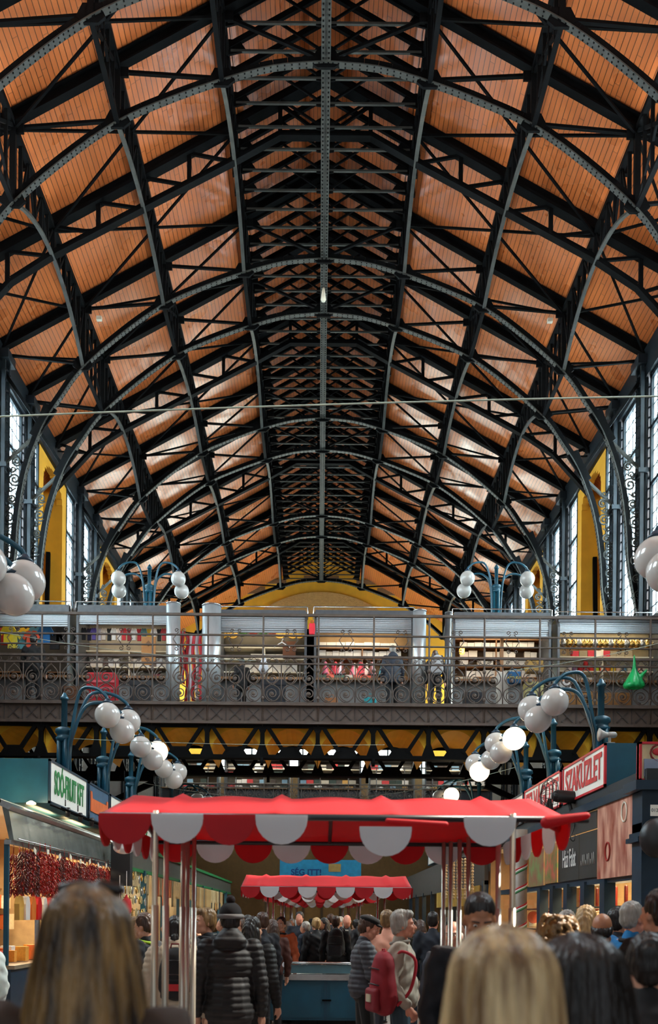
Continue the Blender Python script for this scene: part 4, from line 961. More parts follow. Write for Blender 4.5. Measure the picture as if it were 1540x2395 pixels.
# ---- farther left stalls, hung with linens
r = thing('linen_stall', (LX, 18.5, 0), 'row of dark blue stalls hung with linens on the left, behind the crowd', 'stall')
MB().b2((-.3, 0, 2.72), (.0, 24, 3.2)).build('fascia', c('#5d5a50', .4), r); MB().b2((-.35, 0, 3.16), (.06, 24, 3.24)).build('cornice', GREEN, r); MB().b2((-.3, 0, 2.65), (.02, 24, 2.72)).build('rail', GREEN, r)
MB().b2((-2.4, 0, 0), (-2.3, 24, 3.2)).build('back_wall', WARMB, r); MB().b2((-.6, 0, 0), (-.0, 24, .9)).build('counter', BLUED, r)
for i in range(9): MB().b2((-.05, i*2.7, 0), (.06, i*2.7+.14, 2.7)).build('post', BLUE, r)
for i in range(6): light('AREA', 'stall_lamp', (LX-1.0, 20+i*3.9, 2.9), 55, (1, .84, .6), (0, R(-12), 0), 1.2, 1.2)
CL = MB(); vs = []
for j in range(9):
    for i in range(9): vs.append((.02*math.sin(i*1.5), -.13+i*.0325, -j*.1))
CL.add(vs, [(j*9+i, j*9+i+1, (j+1)*9+i+1, (j+1)*9+i) for j in range(8) for i in range(8)], True); CL = CL.mesh('cloth'); CL.materials.append(WHITE)
for i in range(46):
    o = put('hanging_linen', CL, c(random.choice(['#cfa56a', '#e2c18c', '#b98a50', '#ead7b0', '#8c7a58', '#c46a3c', '#d9b884', '#3a2c26']), .8), (LX+.05, 21.5+i*.37, 2.62), 'narrow embroidered linen hanging in the row on the left behind the poles', 'linen', 'hanging linens', (1, 1.1, random.choice([.9, 1.0, .6])))
    o.modifiers.new('s', 'SOLIDIFY').thickness = .01
for i in range(40):
    z = 2.5-.26*(i % 5)+random.uniform(-.04, .04)
    o = put('hanging_plate', PLATE, [mat('gold_metal', (.75, .5, .16), .25, .9), mat('pewter', (.5, .5, .48), .3, .9), c('#b3a67a')][i % 3], (LX+.08, 18.6+(i//5)*.34+.1*(i % 2), z), 'small decorated plate hanging beside the red bag on the left', 'plate', 'hanging plates on the left', (.7, .7, .7), R(90))
for px, py, h, cc, lb in ((296, 2100, .42, '#b81e20', 'red string-tied bag hanging at the left stall behind the blond hair'), (280, 2110, .3, '#d4382c', 'smaller red cloth piece hanging beside the red bag')):
    p = W(px, py, 17.0); m = MB(); m.cap((0, 0, -h*.55), (0, 0, -h*.2), .1*h/.42, .09, 10); m.cap((0, 0, -h*.2), (0, 0, .05), .08, .015, 8); m.cap((0, 0, -h*.6), (0, 0, -h*.95), .08, .01, 8)
    o = m.build('red_bag', c(cc), None); o.location = p; tag(o, lb, 'bag'); MB().tube([(0, 0, 0), (0, 0, .5)], .006, 5).build('string', WHITE, o)
o = MB().b2((-.18, -.12, -.5), (.18, .12, .3)).cap((0, 0, .2), (.05, 0, .55), .05, .03).build('ceiling_speaker', BLACK); o.location = W(285, 2010, 17.2); tag(o, 'black loudspeaker hanging above the red bag on the left', 'loudspeaker')
# ---- right stalls
r = thing('meat_stall', (4.1, 11.2, 0), 'dark blue shop front row with lit windows along the right', 'stall')
MB().b2((0, .4, 2.2), (.25, 9.4, 2.3)).build('rail', BLUED, r); MB().b2((-.08, .2, 3.3), (.3, 11, 3.42)).build('cornice', BLUED, r); MB().b2((0, .2, 3.38), (.5, 11, 3.58)).build('upper_rail', c('#23282a'), r)
for px in (1262, 1292, 1325, 1365, 1412, 1500):
    yy = yr(px+6)-11.2; MB().b2((-.04, yy-.11, 0), (.12, yy+.11, 2.25)).build('post', BLUED, r)
MB().b2((0, .4, 0), (.1, 9.4, .85)).build('stall_riser', BLUED, r); MB().b2((-.1, .4, .85), (1.1, 9.4, .92)).build('counter', c('#c9bca4', .3), r)
MB().b2((2.6, .2, 0), (2.7, 11, 3.3)).build('back_wall', c('#c9a878', .5), r); MB().b2((.1, .2, 3.25), (2.7, 11, 3.3)).build('soffit', CREAM, r); MB().b2((.1, 11, 0), (2.7, 11.1, 3.3)).build('end_wall', c('#7a5a38'), r)
MB().b2((.04, .5, .92), (.05, 9.2, 2.2)).build('glass_front', CLEAR, r)
for i in range(5): light('AREA', 'shop_lamp', (5.2, 12.2+i*2, 3.15), 110, (1, .76, .42), (0, R(10), 0), 1.0, 1.0)
for i in range(46):
    yy = 11.9+(i % 23)*.36; z = .93 if i < 23 else 1.5
    put('meat_piece', TIN if i % 4 else PLATE, c(random.choice(['#9c2a1c', '#c25a40', '#d8b08c', '#e6d8b8', '#7a1c14', '#e09a3a']), .35), (4.4+random.random()*.8, yy, z if i % 4 else z+.2), 'piece of meat or pack displayed in the lit right windows', 'goods', 'goods in the right windows', (.22, .2, .2) if i % 4 else (1, 1, 1))
for z in (1.45, 1.85): MB().b2((.25, .5, z), (.6, 9.2, z+.03)).build('shelf', STEEL, r)
for i in range(16):
    put('hanging_sausage', MB().cap((0, 0, 0), (0, 0, -.35), .03, .03, 7).mesh('s') if i == 0 else SAUS, c(['#8a2a1a', '#b04a2a', '#6a1c14'][i % 3], .35), (4.9, 12+i*.5, 2.2), 'sausage hanging inside the lit right windows', 'sausage', 'hanging sausages') if i else None
    if i == 0: SAUS = MB().cap((0, 0, 0), (0, 0, -.35), .03, .03, 7).mesh('sausage'); SAUS.materials.append(WHITE)
MEAT = mat('meat_photo_print', '#8c3a26', .5, 0, .5, 2.5, c2='#d9a58c', stretch=(1, 2.2, .7)); HERB = mat('food_photo_print', '#5d7a3a', .5, 0, .5, 5, c2='#c45a48')
def board(px0, px1, z0, z1, m, label, nm='poster', x=4.1, cat='poster'):
    y1, y0 = yr(px0, x-.03), yr(px1, x-.03); o = MB().b2((-.03, 0, 0), (0, y1-y0, z1-z0)).build(nm, m); o.location = (x, y0, z0); tag(o, label, cat); return o, y1-y0, z1-z0
o, L, H = board(1400, 1492, 2.26, 3.32, MEAT, 'large poster of hanging meat on the right stall front', x=4.08)
for q, m_ in (((.30, .35), '#e8d8c0'), ((.72, .8), '#f0ead8')):
    k = MB(); k.tube([(-.04, L*(1-q[0])+.10*math.cos(a*.5), H*q[1]+.13*math.sin(a*.5)) for a in range(13)], .012, 5, closed=True); k.build('emblem', c('#a32018') if q[0] < .5 else c(m_), o)
CHALK = c('#2a2724', .6)
o, L, H = board(1358, 1399, 2.3, 3.0, CHALK, 'grey chalkboard with thin drawn skyline on the right', 'chalkboard', cat='board')
k = MB(); 
for i in range(9): k.tube([(-.035, L*(.9-.09*i), .2), (-.035, L*(.88-.09*i), .28+.12*math.sin(i*2.1)**2), (-.035, L*(.84-.09*i), .2)], .005, 4)
k.build('drawing', c('#b8b4ac'), o)
o, L, H = board(1309, 1357, 2.3, 3.0, CHALK, 'grey chalkboard with large white handwriting on the right', 'chalkboard', cat='board')
text('handwriting', 'Házi Falat', c('#e8e6e0'), (-.036, L*.45, H*.5), RXR, .42, o, .002, sx=L*.75/(.42*4.6))
board(1277, 1306, 2.3, 2.98, HERB, 'small poster of green food beside the chalkboard'); board(1240, 1275, 2.28, 2.95, mat('red_herb_print', '#8c4a3a', .5, 0, .5, 4, c2='#6d8a50'), 'small poster of red and green food, leftmost on the right stall')
board(1242, 1300, 3.02, 3.25, mat('lit_red_strip', '#d2381c', .4, emit='#e0401c', es=.5), 'red lit sign strip above the small food posters', 'lit_sign', cat='sign')
board(1312, 1398, 3.02, 3.28, CHALK, 'upper dark board over the chalkboards', 'chalkboard', cat='board')
def scr(r, L, H, s): pass
R0, R1, R2, R3, R4, R5, R6 = 13.0, 15.3, 18.0, 21.4, 25.0, 28.0, 33
sign('r', R0, 15.25, 3.58, 4.2, 'white sign with tall red letters at the right corner', SIGNW, RED, txt='SZAKÜZLET', tm=RED, sz=.53)
sign('r', 15.4, 18.1, 3.58, 4.2, 'white sign with red letters, second from the right corner', SIGNW, RED, txt='FELVÁGOTT', tm=RED, sz=.53)
sign('r', 18.2, 22.3, 3.58, 4.2, 'plain white sign behind the black fan', SIGNW)
sign('r', 22.4, 27.4, 3.58, 4.2, 'white sign with a small red bottle mark, right row', SIGNW, shapes=lambda r, L, H, s: MB().b2((-s*.02, L*.5, .15), (-s*.03, L*.56, .5)).build('bottle_mark', RED, r))
sign('r', 27.5, 34, 3.58, 4.2, 'farthest white sign of the right row', SIGNW)
r = thing('corner_sign', (4.65, 11.5, 3.6), 'cream sign framed in red at the right edge', 'sign')
p0, p1 = W(1496, 1735, 11.5), W(1620, 1828, 11.5); r.location = (p0.x, 11.5, p1.z); L = p1.x-p0.x; H = p0.z-p1.z
MB().b2((0, 0, 0), (L, .08, H)).build('board', c('#e2d6a8', .45), r)
for a, b in (((0, -.02, 0), (.03, .09, H)), ((0, -.02, 0), (L, .09, .03)), ((0, -.02, H-.03), (L, .09, H))): MB().b2(a, b).build('frame', RED, r)
k = MB(); k.tube([(.27+.13*math.cos(a*.4), -.01, H*.72+.11*math.sin(a*.4)) for a in range(16)], .012, 5, closed=True); k.build('emblem', c('#7c1c1c'), r)
k = MB(); k.ell((.25, -.01, H*.75), (.09, .01, .05), 12, 6); k.build('emblem', RED, r)
MB().b2((.06, -.02, .06), (.3, 0, .28)).build('picture', c('#8c9ab0'), r)
r = thing('corner_pilaster', (4.75, 11.5, 0), 'dark blue pilaster with moulded capital at the right edge', 'pilaster')
r.location = (W(1500, 2000, 11.45).x+.12, 11.45, 0)
MB().b2((-.13, -.05, 0), (.6, .3, 2.9)).build('shaft', BLUED, r); MB().b2((-.2, -.12, 2.66), (.65, .34, 2.72)).b2((-.17, -.09, 2.72), (.62, .3, 2.78)).b2((-.13, -.06, 2.78), (.6, .3, 3.3)).b2((-.24, -.15, 3.3), (.7, .34, 3.42)).build('capital', BLUED, r)
k = MB(); k.box((.02, -.07, 3.05), (.1, .01, .14)); k.build('number_plate', SIGNW, r); text('number', '012', BLACK, (.02, -.08, 3.05), (R(90), 0, 0), .06, r, .001)
r2 = MB().ell((0, 0, 0), (.2, .13, .24), 16, 10).build('wall_horn', BLACK); r2.location = W(1535, 1960, 10.9); tag(r2, 'black round loudspeaker hanging at the right edge', 'loudspeaker'); MB().tube([(0, 0, .2), (.2, .2, .35)], .02).build('arm', BLACK, r2)
# ---- wall fan
r = thing('wall_fan', W(1296, 1862, 14.6), 'black wall fan with wire cage over the right shops', 'fan')
k = MB()
for i in range(22):
    a = i/22*6.283; k.tube([(-.2-.02, .02*math.cos(a), .02*math.sin(a)), (-.17, .16*math.cos(a), .2*math.sin(a)), (-.07, .26*math.cos(a), .3*math.sin(a)), (.02, .2*math.cos(a), .25*math.sin(a))], .004, 4)
for rr_, xx in ((.3, -.07), (.2, -.17), (.25, .02)): k.tube([(xx, rr_*.87*math.cos(a*.3), rr_*math.sin(a*.3)) for a in range(21)], .006, 4, closed=True)
k.build('cage', BLACK, r)
for i in range(3):
    k = MB(); a = i*2.094; k.prism([(.04, -.02), (.2, -.08), (.22, .07), (.04, .03)], 'z', -.005, .005)
    o = k.build('blade', c('#3a3a38'), r); o.rotation_euler = (a, R(90), 0); o.location = (-.07, 0, 0)
MB().cap((.06, 0, 0), (.38, 0, -.02), .1, .1, 14).build('motor', BLACK, r); MB().tube([(.25, 0, -.1), (.3, 0, -.3), (.5, .1, -.38), (.62, .1, -.2)], .03, 7).build('bracket', BLACK, r)
MB().tube(crom([(.3, -.1, -.3), (.3, -.12, -.5), (.24, -.12, -.68), (.3, -.12, -.72), (.32, -.12, -.55), (.3, -.1, -.38)], 4), .008, 5).build('cable', BLACK, r)
# ---- horn loudspeaker
r = thing('horn_loudspeaker', W(1418, 1730, 13.3), 'grey horn loudspeaker on top of the right sign corner', 'loudspeaker'); HM = c('#a8a59c', .5)
k = MB(); k.tube([(-.1, 0, .07), (-.07, 0, .07), (.0, 0, .07), (.04, 0, .07)], [.10, .075, .04, .035], 16); k.build('horn', HM, r); MB().cap((.05, 0, .07), (.12, 0, .07), .045, .045, 12).build('driver', HM, r)
MB().b2((.04, -.02, -.06), (.07, .02, .07)).b2((0, -.05, -.06), (.12, .05, -.045)).build('foot', HM, r)
# ---- ribbon column
p = W(1219, 2000, 15.6); r = thing('ribbon_column', (p.x, 15.6, 0), 'grey round column wound with red, white and green ribbon', 'column')
MB().lathe([(.11, 0), (.11, 3.2)], n=18).build('shaft', c('#8b7f72', .5), r)
for kk, cc in enumerate(('#b82028', '#e4e0d8', '#2a7a42')):
    k = MB(); vs = []; n = 150
    for i in range(n+1):
        a = i*.35; z = .3+i*.0185-kk*.03
        for dz in (0, .03): vs.append((.114*math.cos(a), .114*math.sin(a), z+dz))
    k.add(vs, [(i*2, i*2+2, i*2+3, i*2+1) for i in range(n)], True); o = k.build('ribbon', c(cc), r)
    o.modifiers.new('s', 'SOLIDIFY').thickness = .003
# ---- farther right stalls
r = thing('far_stall_row', (4.1, 22.5, 0), 'dark stalls with yellow panels on the right beyond the ribbon column', 'stall')
MB().b2((0, 0, 0), (.1, 20, .9)).build('counter', BLUED, r); MB().b2((0, 0, 2.5), (.1, 20, 3.5)).build('fascia', c('#4c4238'), r)
for i in range(8): MB().b2((-.03, i*2.6, 0), (.1, i*2.6+.2, 2.6)).build('post', BLUED, r)
MB().b2((1.5, 0, 0), (1.6, 20, 3.2)).build('back_wall', c('#8a6420'), r)
for i in range(12): MB().b2((-.04, .5+i*.7, 2.0), (-.02, 1.1+i*.7, 2.5)).build('yellow_panel', c('#c59a3a'), r)
for i in range(3): light('AREA', 'stall_lamp', (4.9, 24+i*5, 2.9), 40, (1, .78, .45), (0, 0, 0), 1.0, 1.0)
r = thing('garlic_garland', W(1070, 2010, 17), 'pale beaded garlands hanging behind the right canopy poles', 'garland')
for i in range(8):
    k = MB()
    for j in range(14): k.ell((i*.07-.2, .03*(j % 2), -j*.055), .028, 7, 5)
    k.build('strand', c('#c9ab7c'), r)
MB().tube([(-.25, 0, .03), (.35, 0, .03)], .01, 5).build('rod', IRON, r)

# ---- blue banner and end stall deep in the hall
p0, p1 = W(655, 2010, 33), W(845, 2058, 33); r = thing('blue_banner', ((p0.x+p1.x)/2, 33, p1.z), 'bright blue banner hanging deep in the hall above the canopies', 'banner'); wv = (p1.x-p0.x)/2; hv = p0.z-p1.z
MB().b2((-wv, 0, 0), (wv, .03, hv)).build('cloth', c('#2aa0d0', .5), r); text('lettering', 'SÉG ITT!', c('#174a8c'), (-wv*.35, -.01, hv*.35), (R(90), 0, 0), .3, r, .005, bold=True)
MB().b2((wv*.2, -.02, hv*.4), (wv*.5, 0, hv*.8)).build('price_card', c('#c9a860'), r)
for s in (-1, 1): MB().tube([(s*wv*.9, 0, hv), (s*wv*.9, 0, hv+2.5)], .01, 4).build('cord', IRON, r)
r = thing('end_stall', (-2.6, 44.0, 0), 'brown stall front closing the aisle at the far end', 'stall')
MB().b2((0, 0, 0), (5.6, .2, 2.6)).build('front', c('#7c5622'), r); MB().b2((-.2, -.1, 2.6), (5.8, .3, 2.75)).build('cornice', c('#3d2c18'), r)
for i in range(7): MB().b2((i*.9, -.06, 0), (i*.9+.12, 0, 2.6)).build('pilaster', c('#4b3517'), r)

# ================================================================ carts with scalloped red canopies
CRED = mat('red_canvas', '#c4101c', .65, 0, .1, 5, trans=.35); CREDT = CRED; CWH = mat('white_canvas', '#dcdcde', .7, 0, .06, 5, trans=.25)
def scallop(r, x0, wd, y, z, m, yaw=0, drop=1.0):
    k = MB(); n = 12; pts = [(x0, z), (x0+wd, z)]+[(x0+wd/2+wd/2*math.cos(R(a)), z-.02-drop*wd/2*math.sin(R(a))) for a in range(0, 181, 15)]
    poly = []
    for q in pts:
        if not poly or (abs(q[0]-poly[-1][0])+abs(q[1]-poly[-1][1])) > 1e-4: poly.append(q)
    if yaw: k.prism([(q[0], q[1]) for q in poly], 'x', y, y+.012)
    else: k.prism(poly, 'y', y, y+.012)
    return k.build('scallop', m, r)
def cart(x, y, D, Wd, hz, label, near=False, poles=None, box=True, bx=.9, rails=True):
    r = thing('canopy_cart', (x, y, 0), label, 'market cart', 'canopy carts' if not near else None); w2 = Wd/2; z0 = hz; rz_ = .22
    m = MB(); ny = 12; nx = 40; vs = []
    for j in range(ny+1):
        t = j/ny; yy = D*t; zz = z0+rz_*(1-abs(2*t-1))
        for i in range(nx+1):
            u = i/nx; fold = .035*max(0, 1-abs(((u*4) % 1)-.5)*9)*(1-abs(2*t-1)*.7) if near or True else 0
            sag = -.02*math.sin(u*4*math.pi)**2*(1-abs(2*t-1)); vs.append((-w2+Wd*u, yy, zz+fold+sag+.012))
    n1 = nx+1
    m.add(vs, [(j*n1+i, j*n1+i+1, (j+1)*n1+i+1, (j+1)*n1+i) for j in range(ny) for i in range(nx)], True)
    o = m.build('canopy_cloth', CRED, r); o.modifiers.new('s', 'SOLIDIFY').thickness = .006
    FR = c('#23262a', .35)
    for yy, zz in ((.0, z0), (D, z0), (D/2, z0+rz_-.03)): MB().tube([(-w2, yy, zz), (w2+(.12 if near and yy == 0 else 0), yy, zz)], .019, 8).build('frame_bar', FR, r)
    for xx in (-w2, 0, w2):
        MB().tube([(xx, 0, z0), (xx, D/2, z0+rz_-.03), (xx, D, z0)], .014, 6).build('frame_bar', FR, r)
    n = 9; sw = Wd/n
    for i in range(n):
        m_ = CRED if i % 2 == 0 else CWH
        if not (near and i in (4, 6, 8)): scallop(r, -w2+i*sw, sw, -.03, z0+.01 if not (near and i == 5) else z0-.05, m_, drop=1 if i % 2 else 1.05)
        scallop(r, -w2+i*sw, sw, D+.02, z0+.01, m_)
    ns = max(3, round(D/sw))
    for s in (-1, 1):
        for i in range(ns): scallop(r, i*D/ns, D/ns, s*(w2+.01), z0+.01, CWH if i % 2 else CRED, yaw=1)
    if near:    # bunched cloth where the valance has come loose
        k = MB(); k.cap((w2-.12, -.03, z0-.02), (w2+.1, -.03, z0+.02), .035, .02, 8); k.cap((w2-.05, .1, z0-.02), (w2+.06, .3, z0-.04), .03, .02, 8); k.cap((.3, -.03, z0-.02), (.62, -.03, z0-.035), .016, .016, 8); k.build('loose_cloth', CRED, r)
    for px_, yy in poles or [(-bx, .1), (-bx, D-.1), (bx, .1), (bx, D-.1)]:
        m = MB(); m.tube([(px_, yy, .1), (px_, yy, z0+.03)], .016, 8); m.tube([(px_, yy, .1), (px_, yy, 1.75)], .021, 8); m.build('pole', CHROMEB if near else STEEL, r)
    if box:
        b0, b1 = .15, D-.15
        MB().b2((-bx-.02, b0, .08), (bx+.02, b1, .72)).build('cabinet', BLUE, r)
        for xx in (-bx-.02, -.02, bx-.02): MB().b2((xx, b0-.012, .08), (xx+.045, b0, .72)).build('steel_edge', c('#0f4052', .4), r)
        for xx in (-bx*.5, bx*.5): MB().b2((xx-bx*.42, b0-.008, .12), (xx+bx*.42, b0, .68)).build('door', BLUE, r)
        MB().b2((.0-.05, b0-.03, .38), (.09, b0-.01, .405)).build('latch', IRON, r)
        MB().b2((-bx-.06, b0-.05, .74), (bx+.06, b1+.05, .79)).build('worktop', STEEL, r)
        MB().b2((-bx-.04, b0-.02, .70), (bx+.04, b1+.02, .74)).build('worktop_edge', STEEL, r)
        if rails:
            MB().tube([(-bx+.05, b0+.1, .96), (bx-.05, b0+.1, .96)], .022, 8).build('hand_rail', STEEL, r)
            MB().b2((-bx+.05, b0+.1, .80), (bx-.05, b0+.12, .93)).build('splash_panel', c('#4a6a70', .3), r)
        for xx in (-bx+.1, bx-.1):
            for yy in (b0+.1, b1-.1): MB().tube([(xx, yy, 0), (xx, yy, .1)], .03, 8).build('foot', STEEL, r)
    return r
cart(.08, 5.07, 1.80, 2.6, EYE+.545, 'large near red canopy with white scallops on steel poles', near=True,
     poles=[(-.99, .0), (-1.0, .42), (-1.0, 1.1), (-1.005, 1.35), (-1.01, 1.72), (1.0, .0), (.995, .38), (.97, 1.72), (1.0, 1.5), (.91, 1.76), (.86, 1.78)], box=False)
cart(.12, 13.9, 1.9, 2.6, EYE+.42, 'second red canopy cart with blue cabinet and steel rails, mid-aisle')
cart(.05, 20.6, 1.9, 2.6, EYE+.45, 'third red canopy cart, behind the second one')
cart(.05, 27.5, 1.9, 2.6, EYE+.45, 'fourth red canopy cart, small in the distance')
cart(.05, 34.5, 1.9, 2.6, EYE+.45, 'fifth and farthest red canopy cart')

# ================================================================ wires strung across the hall
def wire(a, b, sag, label, r=.006, m=None, n=24):
    a, b = Vector(a), Vector(b); k = MB(); k.tube([a.lerp(b, i/n)-Vector((0, 0, sag*4*(i/n)*(1-i/n))) for i in range(n+1)], r, 5)
    o = k.build('string_wire', m or c('#8f9a8c', .4)); tag(o, label, 'wire'); return o
wire(W(-60, 977, 12), W(1640, 925, 12), -.03, 'thin pale cord stretched across the whole hall high above the lamps', .012, c('#a8b4a4', .4))
wire(W(0, 1478, 16), W(600, 1545, 18), .1, 'thin wire crossing in front of the left kiosks')
wire(W(160, 1727, 17), W(900, 1742, 19.5), .05, 'thin wire at lamp height across the bridge underside')
wire(W(310, 1826, 22), W(760, 1868, 24), .15, 'thin wire sagging below the bridge at left'); wire(W(760, 1868, 24), W(1205, 1795, 20), .15, 'thin wire rising below the bridge to the right lamp')
wire(W(1180, 1570, 18), W(1540, 1505, 16), .05, 'thin wire crossing in front of the right kiosks')

for px, py, d, lb in ((232, 745, 25.0, 'small white junction box high on the left roof girder'), (1287, 750, 25.0, 'small white junction box high on the right roof girder'), (757, 692, 23.5, 'small pale lamp hanging from the ridge beam')):
    k = MB(); k.b2((-.07, -.05, -.05), (.07, .05, .05)) if px != 757 else k.lathe([(.03, .2), (.05, .05), (.07, -.1), (.05, -.14)], n=10)
    o = k.build('junction_box' if px != 757 else 'pendant_lamp', c('#d8d0b8', .5)); o.location = W(px, py, d); tag(o, lb, 'box' if px != 757 else 'lamp')
# ================================================================ people
SKINS = {'light': mat('skin_light', '#c48f74', .5, 0, .12, 30), 'pink': mat('skin_pink', '#cf8a70', .5, 0, .12, 30), 'tan': mat('skin_tan', '#a8704f', .5, 0, .12, 30)}
def hairmat(nm, c1, c2, r=.45):
    return mat('hair_'+nm, c1, r, 0, .2, 22, c2=c2, stretch=(1, 1, .12), bump=.5, bscale=60)
HB = {'dark': hairmat('dark', '#1a120e', '#0c0806'), 'brown': hairmat('brown', '#4a2f1e', '#2c1a10'), 'grey': hairmat('grey', '#a9a49b', '#6c665e'), 'blond': hairmat('blond', '#c2a06a', '#7c5c34'), 'darkblond': hairmat('darkblond', '#8c6a3e', '#4e3820'), 'white': hairmat('white', '#cfcbc2', '#98928a')}
VOX = .012
def norms(me): return [Vector(v.vector) for v in me.vertex_normals]
def arm(mode, s, k=0.0):        # shoulder, elbow, wrist, hand direction (person looks along +Y, s=-1 left)
    sh = Vector((s*.185, -.01, 1.42))
    if mode == 'down': el, wr = Vector((s*.25, -.03, 1.13)), Vector((s*.26, .05, .88))
    elif mode == 'front': el, wr = Vector((s*.25, .0, 1.13)), Vector((s*.14, .26, 1.12))
    elif mode == 'pocket': el, wr = Vector((s*.27, -.08, 1.14)), Vector((s*.22, .07, .93))
    elif mode == 'hold': el, wr = Vector((s*.24, .04, 1.14)), Vector((s*.20, .30, 1.04))
    elif mode == 'up': el, wr = Vector((s*.30, .16, 1.30)), Vector((s*.26, .34, 1.52))
    return sh, el, wr
def hand(mb, wr, el, s, r=1.0):
    d = (wr-el).normalized(); side_ = Vector((-s, 0, 0)); side_ = (side_-d*side_.dot(d)).normalized(); n = d.cross(side_)
    p = wr+d*.045; mb.cap(wr, p+d*.03, .026, .034, 8); mb.ell(p+d*.01, (.036, .03, .04), 8, 6)
    for i in range(4):
        o = side_*0+n*(-.030+.020*i); L = (.062, .072, .068, .052)[i]
        a = p+d*.035+o; b = a+d*L*.6+side_*.008; c_ = b+d*L*.35+side_*.022; mb.cap(a, b, .0095, .009, 6); mb.cap(b, c_, .009, .0075, 6)
    a = wr+d*.02-n*.028; b = a+d*.035-n*.022+side_*.01; mb.cap(a, b, .012, .010, 6); mb.cap(b, b+d*.028+side_*.012, .010, .008, 6)
def legs(step):
    out = []
    for s in (-1, 1):
        y = step*s; out.append((Vector((s*.09, 0, .93)), Vector((s*.10, y*.5+.02, .50)), Vector((s*.11, y-.02, .09)), s))
    return out
HY = .015
def head_geo(mb, yaw=0, nod=0):
    M = Matrix.Translation((0, HY, 1.56))@Matrix.Rotation(yaw, 4, 'Z')@Matrix.Rotation(-nod, 4, 'X'); M3 = M.to_3x3()
    def P(x, y, z): return M@Vector((x, y, z))
    mb.ell(P(0, -.01, .10), (.076, .094, .095), 16, 12, M3); mb.ell(P(0, .03, .045), (.062, .07, .085), 14, 10, M3)
    mb.cap(P(-.035, .03, -.005), P(.035, .03, -.005), .035, .035); mb.ell(P(0, .065, -.025), (.026, .024, .022), 8, 6, M3)    # jaw and chin
    mb.cap(P(0, .092, .075), P(0, .112, .042), .010, .015, 8); mb.ell(P(0, .108, .036), (.017, .012, .010), 8, 6, M3)       # nose
    mb.cap(P(-.042, .078, .092), P(.042, .078, .092), .013, .013, 8)                                               # brow
    mb.cap(P(-.018, .094, .008), P(.018, .094, .008), .008, .008, 6); mb.cap(P(-.015, .09, -.004), P(.015, .09, -.004), .009, .009, 6)
    for s in (-1, 1):
        mb.ell(P(s*.042, .068, .045), (.024, .026, .026), 8, 6, M3); mb.ell(P(s*.077, -.008, .055), (.010, .02, .032), 8, 6, M3)
    mb.cap((0, -.015, 1.42), P(0, -.015, .01), .058, .053)
    return M
